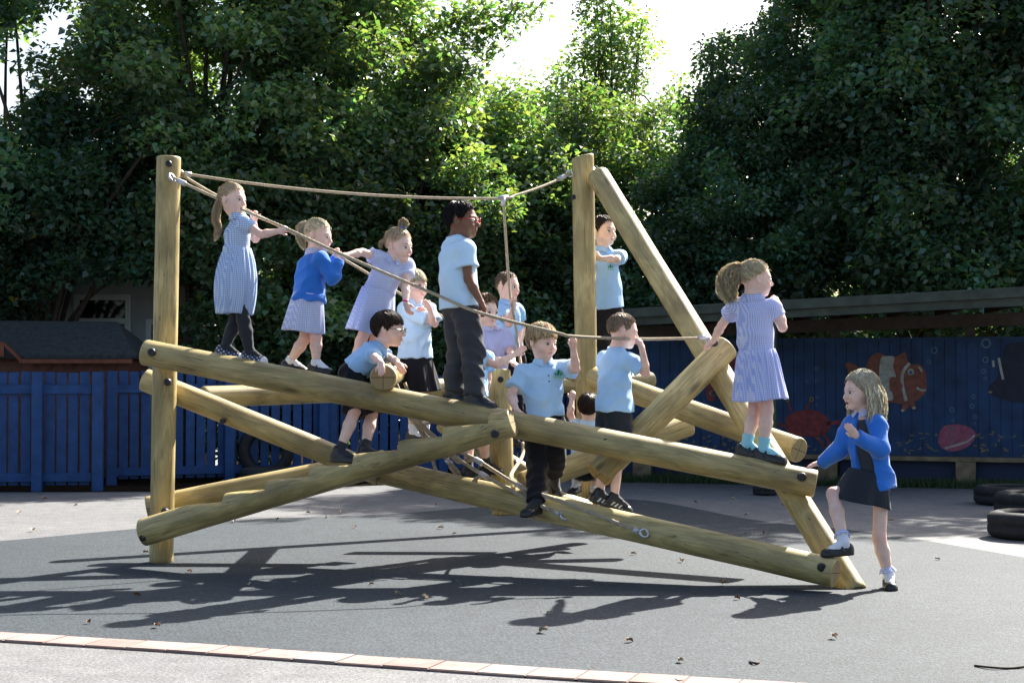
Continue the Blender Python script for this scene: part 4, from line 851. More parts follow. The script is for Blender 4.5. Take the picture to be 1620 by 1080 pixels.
def skirt(a, la, da, b, lb, db, lat, m, parent, name, folds=9, amp=.012, seed=0, gather=.0, bulge=0.0, tilt=None):
    """cloth tube from waist ring a to hem ring b; half width l along lat, half depth d"""
    a = np.array(a, float); b = np.array(b, float); ax = nrm(b-a); lat = nrm(lat-ax*np.dot(lat, ax)); dep = np.cross(ax, lat); g = np.random.default_rng(seed)
    A = 144; Rn = 26; th = np.arange(A)*2*math.pi/A; ph = g.uniform(0, 6.3, 4); V = []
    fold = .6*np.sin(th*folds+ph[0]+.8*np.sin(th*2+ph[1]))+.4*np.sin(th*(folds*1.7)//1*1.0+ph[2])
    fine = np.sin(th*round(folds*2.6)+ph[3])
    up = np.array([0, 0, 1.]) if tilt is None else nrm(tilt); dd = b+0*a
    for i in range(Rn):
        t = i/(Rn-1); e = t**.8; l_ = la+(lb-la)*e+bulge*math.sin(math.pi*t); d_ = da+(db-da)*e+bulge*.7*math.sin(math.pi*t); am = amp*t**1.1; w_ = fold*am+fine*(gather*(1-t)**1.5*min(1, t*6)+.15*am)
        c = a+(b-a)*t; V.append(c+(np.cos(th)*(l_+w_))[:, None]*lat+(np.sin(th)*(d_+w_))[:, None]*dep+ax*(.004*np.sin(th*3+ph[0])*t)[:, None])
    nO = Rn*A
    for i in range(Rn-1, -1, -1):                # inside face, 3 mm in
        t = i/(Rn-1); P = V[i]; c = a+(b-a)*t; q = P-c; V.append(c+q*(1-.0035/np.linalg.norm(q, axis=1))[:, None]+ax*0)
    Mr = 2*Rn; Fc = [(i*A+j, (i+1)*A+j, (i+1)*A+(j+1) % A, i*A+(j+1) % A) for i in range(Mr) for j in range(A) if True for _ in [0]][:A*(Mr-1)]
    return mk(name, np.concatenate(V), np.array(Fc), m, parent, True)

def shoe(A, tdir, parent, s=1.0, style='plain', sole=(.015, .015, .016), upper=(.012, .012, .014), up=None, name='shoe', label=None, stripes=False, mat_=None):
    t = nrm(tdir); u = np.array([0, 0, 1.]) if up is None else np.array(up, float); u = nrm(u-t*np.dot(u, t)); l_ = np.cross(u, t); A = np.array(A, float)
    P = lambda f, l2, z: A+(t*f+l_*l2+u*z)*s
    F_ = Field(.0045*max(s, .9))
    R_ = np.stack([t, l_, u], 1)
    F_.ell(P(-.020, 0, -.028), R_, np.array([.034, .030, .034])*s, .02).ell(P(.035, 0, -.036), R_, np.array([.050, .031, .026])*s, .025).ell(P(.088, 0, -.041), R_, np.array([.036, .035, .021])*s, .02)
    F_.cone(P(-.022, 0, -.050), P(.095, 0, -.050), .031*s, .036*s, .006)
    if style == 'plain': F_.ell(P(.022, 0, -.014), R_, np.array([.034, .024, .020])*s, .015)
    if style in ('plain', 'trainer'): F_.cone(P(-.008, 0, -.012), P(-.010, 0, .010), .031*s, .029*s, .012)
    if style == 'bar': F_.ell(P(.032, 0, -.008), R_, np.array([.046, .026, .026])*s, .004, sub=True); F_.ell(P(-.006, 0, .012), R_, np.array([.026, .024, .022])*s, .004, sub=True)
    if style == 'bar':
        for q in (1, -1): F_.cone(P(.020, q*.030, -.030), P(.022, q*.018, -.004), .0065*s, .0060*s, .004)
        F_.cone(P(.022, -.018, -.004), P(.022, .018, -.004), .0062*s, .0062*s, .003)
    F_.plane(P(0, 0, -.060), -u)
    V, Fc = F_.mesh(); z = (V-A)@u/s; f = (V-A)@t/s; c = np.where((z < -.047)[:, None], np.array(sole), np.array(upper))
    if style == 'trainer':
        c[(z < -.047) | ((f > .105) & (z < -.03))] = sole
    if stripes:
        k = ((f-z*.6) % .024 < .009) & (f > .0) & (f < .075) & (z > -.043) & (z < -.012); c[k] = (.7, .68, .6)
    if style == 'dots':
        k = (np.sin(f*190)*np.sin(((V-A)@l_/s+z)*190) > .55) & (z > -.044); c[k] = (.6, .62, .7); c[z < -.046] = sole; c[(f > .102) & (z < -.02)] = sole
    o = mk(name, V, Fc, mat_ or M_shoe, parent, True, c)
    if label: o['label'] = label
    return o
def specs(o, R_, s, parent, m, square=True):
    P = lambda f, l_, u: o+R_@np.array([f, l_, u])*s
    mb = MB()
    for q in (1, -1):
        th = np.linspace(0, 2*math.pi, 17); e = .6 if square else 1
        pts = [P(.101-.010*abs(math.cos(a))*(1 if math.cos(a)*q > 0 else .3), q*.029+.021*np.sign(math.cos(a))*abs(math.cos(a))**e, .001+.014*np.sign(math.sin(a))*abs(math.sin(a))**e) for a in th]
        mb.tube(pts, .0019*s, 6, False); mb.tube([P(.093, q*.050, .004), P(.05, q*.072, .006), P(-.01, q*.079, .006)], .0017*s, 6)
    mb.tube([P(.103, .008, .004), P(.104, -.008, .004)], .0018*s, 6); return mb.build('spectacles', m, parent, True)

def person(label, cat, Y, s=1.0, hs=None, head=None, neck=None, pelvis=None, sh=None, arms=None, legs=None, skin='fair', hair=None, top=None, bottom=None, feet=None, group=None, lips=(.62, .24, .22), tor=1.0, latv=None, mouth=None, hide_head=False, twist=None):
    """all joints as (px, py, extra distance). sh = (right, left); arms = dict R/L -> [elbow, wrist, hand dir (px,py,dy), palm normal, curl]; legs = dict R/L -> [hip, knee, ankle, toe direction]"""
    J = lambda q: at(q[0], q[1], Y+(q[2] if len(q) > 2 else 0))
    hs = hs or .95*s
    N_ = J(neck); Pv = J(pelvis); SR, SL = J(sh[0]), J(sh[1]); lat = nrm(SL-SR); ax = nrm(N_-Pv)
    base = J(pelvis); base[2] = min(J(l_[2])[2] for l_ in legs.values())-.06*s
    root = thing('person', base, label, cat, group)
    O = J(head[:3] if len(head) == 6 else (head[0], head[1])); R_ = frame_of(*head[-3:])
    sc_ = np.array(skincol(skin))
    F_ = Field(.0045); head_field(F_, O, R_, hs)
    nb = O+R_@np.array([-.022, 0, -.050])*hs; F_.cone(nb, N_-ax*.01, .036*s, .040*s, .02)
    W = .092*s*tor; D = .066*s*tor; hipL = nrm(J(legs['L'][0])-J(legs['R'][0])) if np.linalg.norm(J(legs['L'][0])-J(legs['R'][0])) > .02 else lat
    ch = Pv+(N_-Pv)*.70; wa = Pv+(N_-Pv)*.35
    F_.slab(Pv, wa, hipL, W*.88, W*.78, D, D*.90).slab(wa, ch, lat, W*.78, W*.86, D*.90, D).cone(SR, SL, .030*s, .030*s, .04).cone(ch, N_, D*.8, .038*s, .03)
    for sd, Sp in (('R', SR), ('L', SL)):
        if sd not in arms: continue
        el, wr = J(arms[sd][0]), J(arms[sd][1]); F_.cone(Sp, el, .030*s, .0235*s, .02).cone(el, el+(wr-el)*.35, .0235*s, .0245*s, .01).cone(el+(wr-el)*.35, wr, .0245*s, .0165*s, .01)
        hd = J(arms[sd][2])-wr; pn = np.array(arms[sd][3], float); hand(F_, wr, hd, pn, (1 if sd == 'R' else -1)*(arms[sd][5] if len(arms[sd]) > 5 else 1), arms[sd][4], .88*s)
    for sd, lg in legs.items():
        hp, kn, an = J(lg[0]), J(lg[1]), J(lg[2]); F_.cone(hp, kn, (.040 if bottom['t'] == 'skirt' else .052)*s, .035*s, .03).cone(kn, kn+(an-kn)*.35, .034*s, .037*s, .015).cone(kn+(an-kn)*.35, an, .037*s, .0225*s, .012)
        td = nrm(lg[3]); F_.cone(an, an+(td*.05-np.array([0, 0, .032]))*s, .022*s, .018*s, .01)
    V, Fc = F_.mesh(); L_ = ((V-O)@R_)/hs
    col = np.repeat(sc_[None], len(V), 0)
    def warm(c, r, w_):
        kk = (w_*np.exp(-((V-c)**2).sum(1)/r**2))[:, None]; return col*(1-kk)+(sc_*[1.02, .70, .64])*kk
    for lg in legs.values(): col = warm(J(lg[1]), .05, .6)
    for ar in arms.values(): col = warm(J(ar[0]), .035, .5); col = warm(J(ar[2]), .05, .45)
    def blob(c, r): return np.exp(-(((L_-np.array(c))/np.array(r))**2).sum(1))
    k = blob((.088, 0, -.054), (.02, .017, .0075))[:, None]; lp = np.array(lips)*(1 if skin != 'brown' else .35); col = col*(1-k)+lp*k
    for q in (1, -1):
        k = .30*blob((.062, q*.038, -.034), (.03, .02, .018))[:, None]; col = col*(1-k)+(sc_*[1.05, .66, .62])*k
        k = .85*blob((.078, q*.031, .0215), (.02, .018, .0042))[:, None]; bc = np.array(hair.get('brow', hair['col'])) if hair else sc_*.4; col = col*(1-k)+bc*k
    body = mk('body', V, Fc, M_skin, root, True, np.clip(col, 0, 1))
    for q in (1, -1):
        th = np.linspace(0, math.pi, 9); ph_ = np.linspace(0, 2*math.pi, 17)[:-1]; r_ = .0135; VV = []; Mi = []
        c = np.array([.0715, q*.0295, -.002]); gz = nrm((1, .12*q, 0)); uu = np.array([0, 0, 1.]); ll = np.cross(uu, gz)
        for a in th:
            for b in ph_: VV.append(c+r_*(gz*math.cos(a)+math.sin(a)*(uu*math.cos(b)*.62+ll*math.sin(b)*1.05)))
        FF = [(i*16+j, i*16+(j+1) % 16, (i+1)*16+(j+1) % 16, (i+1)*16+j) for i in range(8) for j in range(16)]; Mi = [1 if i < 2 else 0 for i in range(8) for j in range(16)]
        mk('eye', O+(np.array(VV)*hs)@R_.T, FF, M_eye, body, True, mi=Mi)
        mb = MB(); mb.tube([O+R_@np.array([.0755, q*.013, .004])*hs, O+R_@np.array([.086, q*.027, .0095])*hs, O+R_@np.array([.0745, q*.045, .004])*hs], .0014*hs, 5); mb.build('eyelash', M_eye[1], body, True)
    if mouth: F2 = Field(.003); F2.ell(O+R_@np.array([.0885, 0, -.057])*hs, R_, np.array([.006, .011, .0075])*hs); V2, f2 = F2.mesh(); mk('mouth', V2, f2, mat('open_mouth', (.10, .02, .02), .5), body)
    if hair: hair_make(O, R_, hs, parent=root, **{k: v for k, v in hair.items() if k not in ('brow', 'band', 'tails_px')}, tails=[([J(q) for q in tp[0]],)+tuple(tp[1:]) for tp in hair.get('tails_px', [])])
    if hair and hair.get('band'):
        bp, br, bm = hair['band']; c = J(bp); nn = nrm(c-O); o2 = ring(c, nn, br, .005, 'hair_band', bm, root)
    # ---- top
    tm, ttype = top['m'], top['t']; t_ = top.get('ease', .013)*s; v0 = .005
    F_ = Field(v0); hem = J(top['hem']) if 'hem' in top else Pv; ha = nrm(ch-hem); wl_, wd_ = W*.92+t_+top.get('flare', .004), D+t_+top.get('flare', .004)*.8
    F_.slab(hem, wa, hipL, wl_, W*.84+t_, wd_, D*.96+t_, .03, cut='a').slab(wa, ch, lat, W*.84+t_, W*.88+t_, D*.96+t_, D+t_*.9, .03)
    F_.cone(SR, SL, .030*s+t_*.7, .030*s+t_*.7, .035).cone(ch, N_-ax*.006, D*.86, .040*s, .03)
    for sd, Sp in (('R', SR), ('L', SL)):
        if sd not in arms: continue
        el, wr = J(arms[sd][0]), J(arms[sd][1])
        if top.get('sleeve', 'short') == 'short':
            fr = top.get('slen', .62); e = Sp+(el-Sp)*fr; F_.cone(Sp, e, .031*s+t_*.75, .0275*s+t_*(1.15 if ttype != 'puff' else 1.0), .022, cut='b')
            if ttype in ('polo', 'gdress'): F_.cone(e-(el-Sp)*.07, e, .0285*s+t_*1.15, .0285*s+t_*1.15, .003, cut='ab')
        else:
            F_.cone(Sp, el, .030*s+t_*.8, .0265*s+t_*.8, .02).cone(el, wr, .0265*s+t_*.85, .022*s+t_*.55, .014, cut='b').cone(wr-nrm(wr-el)*.03, wr, .0205*s+t_*.5, .0205*s+t_*.4, .002, cut='ab')
    if ttype in ('sweater', 'cardigan'): F_.slab(hem-ha*.0, hem+ha*.035, hipL, wl_-.004, wl_-.004, wd_-.004, wd_-.004, .004, cut='ab')
    F_.noise = (top.get('wr', .006), top.get('wf', 42), lh(label, 97))
    if top.get('open'):      # cardigan open at the front: cut a wedge along the torso
        fr_ = np.cross(lat, ax); fr_ = fr_ if np.dot(fr_, R_[:, 0]) > 0 else -fr_; fr_ = nrm(fr_+lat*top['open'][1]); wdt = top['open'][0]
        a0 = hem-ha*.05+fr_*(D+.05); b0 = N_+ax*.02+fr_*(D+.01); F_.slab(a0, b0, np.cross(fr_, ax), wdt*1.25, wdt*.55, .075, .055); q = F_.P.pop(); F_.P.append((q[0], q[1], q[2], .004, True))
    V, Fc = F_.mesh(); to = mk(top.get('name', 'polo_shirt'), V, Fc, tm, root, True)
    if top.get('under'):
        F_ = Field(v0); u2 = .006*s; F_.slab(hem-ha*.03, wa, hipL, W*.9+u2, W*.8+u2, D+u2, D*.92+u2, .03, cut='a').slab(wa, ch, lat, W*.8+u2, W*.86+u2, D*.92+u2, D+u2, .03).cone(SR, SL, .030*s, .030*s, .035).cone(ch, N_-ax*.012, D*.82, .039*s, .03)
        V, Fc = F_.mesh(); mk('pinafore', V, Fc, top['under'], root, True)
    # collar: folded band round the neck, with two points in front
    if top.get('collar', True):
        fr_ = np.cross(lat, ax); fr_ = fr_ if np.dot(fr_, R_[:, 0]) > -.2 else -fr_; A_ = 40; V = []; cm = top.get('cm', tm); nax = nrm(ax*.8+(O-N_)*3*0+np.array([0, 0, .2])-fr_*.35)
        lt = nrm(lat-nax*np.dot(lat, nax)); fw = np.cross(lt, nax); fw = fw if np.dot(fw, fr_) > 0 else -fw
        prof = [(.040, .030), (.0435, .032), (.050, .020), (.0615, -.004), (.0600, -.006), (.046, .012), (.040, .010)]
        for i in range(A_):
            a = math.radians(12)+math.radians(336)*i/(A_-1); pt = max(0, 1-min(abs(i), abs(A_-1-i))/7)
            dr = fw*math.cos(a)+lt*math.sin(a)*1.12
            for k, (r_, z_) in enumerate(prof):
                ex = pt*(.016 if k in (3, 4) else 0); V.append(N_-ax*.006+(dr*(r_+ex*.6)+nax*(z_-ex*1.5-.018*math.cos(a)*(1 if math.cos(a) > 0 else .2)))*s)
        P_ = len(prof); Fc = [(i*P_+k, (i+1)*P_+k, (i+1)*P_+(k+1) % P_, i*P_+(k+1) % P_) for i in range(A_-1) for k in range(P_)]+[tuple(range(P_)), tuple((A_-1)*P_+k for k in range(P_-1, -1, -1))]
        mk('collar', V, Fc, cm, to, True)
    # ---- bottom
    bt = bottom['t']; bm = bottom['m']
    if bt in ('trousers', 'shorts'):
        F_ = Field(.005); e = bottom.get('ease', .010)*s; F_.slab(Pv-ax*.02, Pv+ax*.05, hipL, W*.90+e, W*.84+e, D+e*.8, D*.95+e*.6, .03, cut='b')
        for sd, lg in legs.items():
            hp, kn, an = J(lg[0]), J(lg[1]), J(lg[2]); hp = hp
            if bt == 'trousers': F_.cone(hp, kn, .054*s+e, .040*s+e*1.1, .03).cone(kn, an-(an-kn)*.02, .040*s+e*1.1, .034*s+e*1.1, .012, cut='b')
            else: fr = bottom.get('len', .85); F_.cone(hp, hp+(kn-hp)*fr, .054*s+e, .048*s+e*1.5, .03, cut='b')
        F_.noise = (bottom.get('wr', .007), 38, 5+lh(label, 50)); V, Fc = F_.mesh(); mk(bt, V, Fc, bm, root, True)
    elif bt == 'skirt':
        hm = J(bottom['hem']); w0 = J(bottom['waist']) if 'waist' in bottom else Pv; skirt(w0, *(np.array(bottom.get('r0', (W*.9+.012, D+.012)))), hm, *bottom['r1'], hipL, bm, root, bottom.get('name', 'skirt'), bottom.get('folds', 9), bottom.get('amp', .012), lh(label, 89), bottom.get('gather', 0), bottom.get('bulge', 0))
        if bottom.get('legwear'):
            F_ = Field(.005)
            for sd, lg in legs.items():
                hp, kn, an = J(lg[0]), J(lg[1]), J(lg[2]); F_.cone(hp, kn, .044*s, .0395*s, .03).cone(kn, kn+(an-kn)*.35, .038*s, .040*s, .012).cone(kn+(an-kn)*.35, an, .040*s, .027*s, .01)
            F_.noise = (.003, 60, 3); V, Fc = F_.mesh(); mk('leggings', V, Fc, bottom['legwear'], root, True)
    # ---- feet
    for sd, lg in legs.items():
        kn, an = J(lg[1]), J(lg[2]); td = nrm(lg[3]); fo = dict(feet); fo.update(fo.pop(sd, {})); [fo.pop(k, None) for k in ('R', 'L')]
        if fo.get('sock') is not None:
            F_ = Field(.004); hh_ = fo.get('h', .22); F_.cone(an+(kn-an)*hh_, an, .0275*s+.018*hh_*s, .0265*s, .008, cut='a'); F_.cone(an, an+(td*.075-np.array([0, 0, .030]))*s, .0275*s, .021*s, .012).cone(an-td*.012*s-np.array([0, 0, .02])*s, an, .024*s, .0255*s, .01)
            F_.noise = (.0025, 90, 2); V, Fc = F_.mesh(); so = mk('sock', V, Fc, fo['sock'], root, True)
            if fo.get('frill'):
                P0 = an+(kn-an)*(hh_); ring_ = []; axx = nrm(kn-an); u_ = nrm(np.cross(axx, (0, 1, .1))); v_ = np.cross(axx, u_); A_ = 60
                for k_ in range(4): ring_.append([P0+axx*(.004-.009*k_)*s+(.0315+.004*k_+.0035*k_*math.sin(a*11)/2)*s*(math.cos(a)*u_+math.sin(a)*v_) for a in np.arange(A_)*2*math.pi/A_])
                mk('frill', np.concatenate(ring_), [(i*A_+j, i*A_+(j+1) % A_, (i+1)*A_+(j+1) % A_, (i+1)*A_+j) for i in range(3) for j in range(A_)], fo['frill'], so, True)
        shoe(an, td, root, s*fo.get('size', 1), fo.get('style', 'plain'), fo.get('sole', (.015, .015, .016)), fo.get('upper', (.012, .012, .014)), stripes=fo.get('stripes', False))
    return root, O, R_, J, to
# ---------------------------------------------------------------- the children (all joints as photo position and distance)
BL = (.87, .70, .47); DB = (.84, .69, .50); LB = (.97, .86, .64); DK = (.085, .052, .035); BK = (.008, .007, .008); MB_ = (.38, .25, .14)
CAM = (0, -1, 0)
# 1 girl at the left in the gingham dress and leggings
k1 = person('girl in blue gingham dress and dark leggings, leftmost on the beam, gripping the rope', 'girl', 9.75, s=.98, hs=.93,
    head=(368, 316, 62, 4, 0), neck=(377, 342), pelvis=(372, 440), sh=((386, 352, -.085), (378, 350, .09)), skin='fair',
    arms={'R': [(412, 371, -.10), (440, 366, -.09), (462, 357, -.09), (0, .9, -.2), 1.25], 'L': [(404, 378, .10), (402, 350, .02), (400, 330, .0), (.6, -.8, 0), 1.0]},
    legs={'R': [(378, 452, -.05), (385, 507, -.05), (395, 556, -.02), (.82, -.35, -.12)], 'L': [(370, 452, .05), (373, 507, .04), (356, 548, .0), (.92, -.1, -.22)]},
    hair=dict(style='pony', col=DB, seed=1, gather=(-.9, 0, .25), messy=.015, band=((350, 312), .016, M_band), brow=(.3, .2, .12),
              tails_px=[([(352, 312), (345, 322), (341, 345), (345, 362), (341, 378)], .018, .030, 420, .004)]),
    top=dict(t='gdress', m=M_g1, hem=(375, 396), slen=.45, name='dress_bodice', ease=.012, cm=M_g1, wr=.004),
    bottom=dict(t='skirt', m=M_g1, waist=(376, 392), hem=(371, 497), r0=(.092, .080), r1=(.108, .102), folds=8, amp=.016, gather=.006, bulge=.042, name='dress_skirt', legwear=M_tight),
    feet=dict(sock=M_tight, h=.1, style='dots', sole=(.75, .75, .74), upper=(.012, .016, .05), size=1.02))
# 2 girl in the royal blue sweater
k2 = person('girl in royal blue sweater and pale checked skirt, second from left on the beam', 'girl', 9.8, s=.96, hs=.94,
    head=(503, 373, 72, 10, 0), neck=(497, 398), pelvis=(487, 478), sh=((508, 410, -.085), (495, 408, .085)), skin='fair',
    arms={'R': [(526, 438, -.09), (535, 412, -.06), (534, 394, -.04), (-.3, .9, 0), 1.2], 'L': [(522, 432, .09), (533, 408, .05), (532, 392, .04), (0, -.9, .1), 1.2]},
    legs={'R': [(493, 490, -.035), (500, 533, -.04), (500, 574, -.04), (.85, -.35, -.15)], 'L': [(487, 490, .05), (482, 536, .03), (459, 571, .06), (.9, .1, -.2)]},
    hair=dict(style='pony', col=LB, seed=2, gather=(-.85, 0, .35), messy=.02, band=((486, 352), .015, M_band), brow=(.4, .28, .16),
              tails_px=[([(485, 352), (477, 358), (475, 374), (480, 392)], .020, .032, 420, .005)]),
    top=dict(t='sweater', m=M_sweat, hem=(487, 474), flare=.016, sleeve='long', name='sweater', ease=.020, cm=M_g3, wr=.010, wf=34),
    bottom=dict(t='skirt', m=M_g3, waist=(488, 464), hem=(480, 525), r0=(.105, .090), r1=(.135, .125), folds=7, amp=.012, name='skirt'),
    feet=dict(sock=M_sockw, h=.12, style='bar'))
# 3 girl with the bun
k3 = person('girl in pale striped dress, hair in a bun, leaning forward with her arms spread', 'girl', 9.98, s=1.0, hs=.96,
    head=(631, 388, 58, 12, -4), neck=(620, 410), pelvis=(593, 480), sh=((600, 408, -.02), (645, 420, .04)), skin='fair',
    arms={'R': [(573, 399, -.10), (549, 404, -.20), (534, 408, -.26), (0, .9, -.3), 1.1], 'L': [(642, 452, -.05), (642, 480, -.12), (648, 498, -.14), (.6, .5, -.4), .5]},
    legs={'R': [(588, 498, .0), (571, 540, .0), (560, 592, .0), (.9, -.2, -.1)], 'L': [(602, 500, .06), (592, 545, .06), (585, 598, .05), (.9, -.2, -.1)]},
    hair=dict(style='bun', col=DB, seed=3, gather=(-.05, 0, 1), messy=.05, brow=(.2, .12, .07), band=((638, 360), .015, mat('bun_band_blue', (.12, .15, .5), .5)),
              tails_px=[([(636, 364), (634, 353), (639, 348), (643, 354), (638, 360)], .014, .017, 300, .006), ([(612, 378), (603, 384), (602, 392)], .012, .016, 120, .006)]),
    top=dict(t='gdress', m=M_strip, hem=(596, 466), slen=.5, name='dress_bodice', ease=.014, wr=.005),
    bottom=dict(t='skirt', m=M_strip, waist=(599, 458), hem=(584, 527), r0=(.112, .092), r1=(.158, .135), folds=7, amp=.014, name='dress_skirt'),
    feet=dict(sock=M_sockw, h=.12, style='bar'))
mb = MB(); 
b_ = k3[3]((642, 476, -.115)); ring(b_, (.05, .1, 1), .019, .004, 'bracelet', mat('pink_bracelet', (.5, .04, .18), .5), k3[0])
for i, (px, py) in enumerate([(626, 432), (622, 440), (618, 450)]):
    V, Fc = tube([k3[3]((px, py, -.088)), k3[3]((px, py, -.096))], .006, 10); mk('button', V, Fc, mat('white_button', (.8, .8, .82), .4), k3[4], False)
# 4 blonde girl in the pale polo and black skirt
k4 = person('small blonde child in black skirt, arms folded, behind the boy in glasses', 'girl', 10.65, s=1.0, hs=1.0,
    head=(655, 452, 50, 4, 0), neck=(655, 477), pelvis=(658, 565), sh=((641, 489, -.03), (676, 488, .04)), skin='fair',
    arms={'R': [(684, 509, -.13), (680, 489, -.16), (672, 478, -.18), (-.3, .9, 0), .7], 'L': [(688, 512, .0), (676, 496, -.10), (664, 488, -.14), (0, .9, 0), .6]},
    legs={'R': [(650, 585, -.02), (654, 632, -.03), (653, 684, -.05), (.8, -.55, -.05)], 'L': [(668, 585, .04), (672, 632, .04), (672, 685, .02), (.8, -.55, -.05)]},
    hair=dict(style='fringe', col=LB, seed=4, messy=.05, length=.7, n=1100, thick=1.5, brow=(.4, .28, .16)),
    top=dict(t='polo', m=M_polo_w, hem=(657, 566), name='polo_shirt', ease=.022, slen=.85, flare=.018),
    bottom=dict(t='skirt', m=M_black, waist=(657, 560), hem=(662, 620), r0=(.10, .085), r1=(.15, .13), folds=6, amp=.015),
    feet=dict(sock=M_sockw, h=.25, style='plain'))
# 5 boy in glasses leaning over the hand log
k5 = person('dark haired boy in glasses leaning over the short log, polo shirt and black shorts', 'boy', 9.78, s=1.0, hs=1.02,
    head=(615, 521, 78, 4, 0), neck=(602, 549), pelvis=(560, 588), sh=((588, 560, -.095), (598, 556, .095)), skin='fair',
    arms={'R': [(595, 567, -.30), (603, 574, -.42), (604, 594, -.475), (.1, .9, -.3), .2, 1], 'L': [(622, 569, -.02), (630, 576, -.14), (637, 588, -.20), (.3, .6, -.6), .35, 1]},
    legs={'R': [(558, 606, -.055), (561, 650, -.14), (537, 714, -.20), (.90, -.22, -.03)], 'L': [(572, 606, .055), (588, 655, -.02), (577, 711, -.16), (.90, -.2, .02)]},
    hair=dict(style='fringe', col=DK, seed=5, messy=.045, length=.6, n=1300, thick=1.3, crown=(-.45, .1, .9), lift0=.035),
    top=dict(t='polo', m=M_polo_deep, hem=(561, 586), name='polo_shirt', ease=.013, slen=.6),
    bottom=dict(t='shorts', m=M_black, len=1.0, ease=.014), feet=dict(sock=M_sockd, h=.22, style='plain', size=1.08))
specs(k5[1], k5[2], 1.02, k5[0], M_gl)
# 6 tall boy standing with arms down
k6 = person('tallest boy, black hair and red glasses, standing on the beam with arms down, grey trousers', 'boy', 9.55, s=1.13, hs=1.06,
    head=(731, 349, 76, 2, 0), neck=(722, 379), pelvis=(727, 478), sh=((736, 395, -.105), (716, 393, .11)), skin='brown',
    arms={'R': [(741, 441, -.13), (761, 478, -.14), (771, 500, -.15), (-.8, -.3, 0), .6, -1], 'L': [(736, 440, .15), (748, 478, .12), (756, 498, .1), (-.8, .3, 0), .6]},
    legs={'R': [(737, 498, -.06), (748, 562, -.07), (750, 624, -.09), (.86, -.22, -.16)], 'L': [(722, 498, .06), (724, 562, .05), (718, 618, .02), (.9, -.15, -.16)]},
    hair=dict(style='short', col=BK, seed=6, messy=.03, length=.5, n=1200, thick=1.4, lift0=.035),
    top=dict(t='polo', m=M_polo_w, hem=(729, 486), name='shirt', ease=.026, slen=.60, flare=.026, wr=.007, wf=30),
    bottom=dict(t='trousers', m=M_grey, ease=.015, wr=.012), feet=dict(sock=M_sockd, h=.08, style='plain', size=1.05))
specs(k6[1], k6[2], 1.06, k6[0], M_glr)
# 7 boy with cropped hair holding the hanging rope
k7 = person('boy with cropped hair holding the hanging rope, behind the centre post', 'boy', 10.85, s=.98, hs=.90,
    head=(803, 453, 58, 6, 0), neck=(802, 478), pelvis=(808, 553), sh=((790, 488, -.05), (818, 490, .06)), skin='fair',
    arms={'R': [(806, 512, -.16), (812, 485, -.20), (812, 466, -.20), (.5, -.7, 0), 1.2, 1], 'L': [(826, 520, .05), (822, 545, -.2), (826, 560, -.3), (-.4, -.6, 0), 1.0]},
    legs={'R': [(802, 568, -.03), (806, 620, -.05), (800, 690, -.1), (.8, -.5, -.05)], 'L': [(816, 568, .05), (818, 620, .03), (815, 692, 0), (.8, -.5, -.05)]},
    hair=dict(style='shaved', col=(.30, .21, .14), seed=7, messy=.002, length=.12, n=1500, thick=.35, lift0=.012),
    top=dict(t='polo', m=M_polo_deep, hem=(808, 556), ease=.014, slen=.6), bottom=dict(t='trousers', m=M_black), feet=dict(sock=M_sockd, h=.1, style='plain'))
# 8 curly haired child leaning on the centre post
k8 = person('curly haired child in lavender dress leaning an arm on the centre post', 'girl', 10.45, s=.98, hs=.98,
    head=(768, 492, 40, 8, 0), neck=(775, 518), pelvis=(784, 600), sh=((768, 530, -.02), (800, 530, .03)), skin='fair',
    arms={'R': [(772, 567, -.12), (796, 570, -.22), (814, 572, -.26), (0, .3, -.9), .3], 'L': [(808, 560, -.06), (812, 575, -.2), (822, 582, -.25), (0, .3, -.9), .4]},
    legs={'R': [(778, 618, -.03), (780, 665, -.05), (776, 722, -.1), (.8, -.5, -.05)], 'L': [(792, 618, .04), (794, 668, .03), (796, 722, 0), (.8, -.5, -.05)]},
    hair=dict(style='short', col=MB_, seed=8, messy=.10, length=.5, n=1300, thick=1.6, lift0=.03),
    top=dict(t='gdress', m=M_lav, hem=(781, 592), name='dress_bodice', ease=.018, slen=.75), bottom=dict(t='skirt', m=M_lav, waist=(781, 585), hem=(786, 640), r0=(.10, .088), r1=(.135, .12), folds=7, amp=.014, name='dress_skirt'), feet=dict(sock=M_sockw, h=.15, style='plain'))
# 9 hidden child behind the tall boy, with one arm reaching right
k9 = person('child hidden behind the tallest boy, only a reaching bare arm and pale clothes showing', 'child', 10.0, s=.95, hs=.90,
    head=(738, 528, 60, 10, 0), neck=(743, 551), pelvis=(750, 625), sh=((752, 566, -.04), (770, 566, .06)), skin='fair',
    arms={'R': [(785, 577, -.10), (815, 560, -.06), (834, 547, -.04), (0, -.9, .2), .25, -1], 'L': [(772, 598, .08), (768, 625, .04), (768, 640, 0), (-.8, 0, 0), .5]},
    legs={'R': [(748, 640, -.02), (742, 685, -.06), (741, 742, -.16), (.92, -.35, -.02)], 'L': [(762, 640, .06), (764, 686, .06), (768, 735, .12), (.9, -.3, -.05)]},
    hair=dict(style='short', col=MB_, seed=9, messy=.05, length=.5, n=600),
    top=dict(t='polo', m=M_polo_g, hem=(750, 628), ease=.018, slen=.6), bottom=dict(t='shorts', m=M_black, len=.9), feet=dict(sock=M_sockd, h=.25, style='plain'))
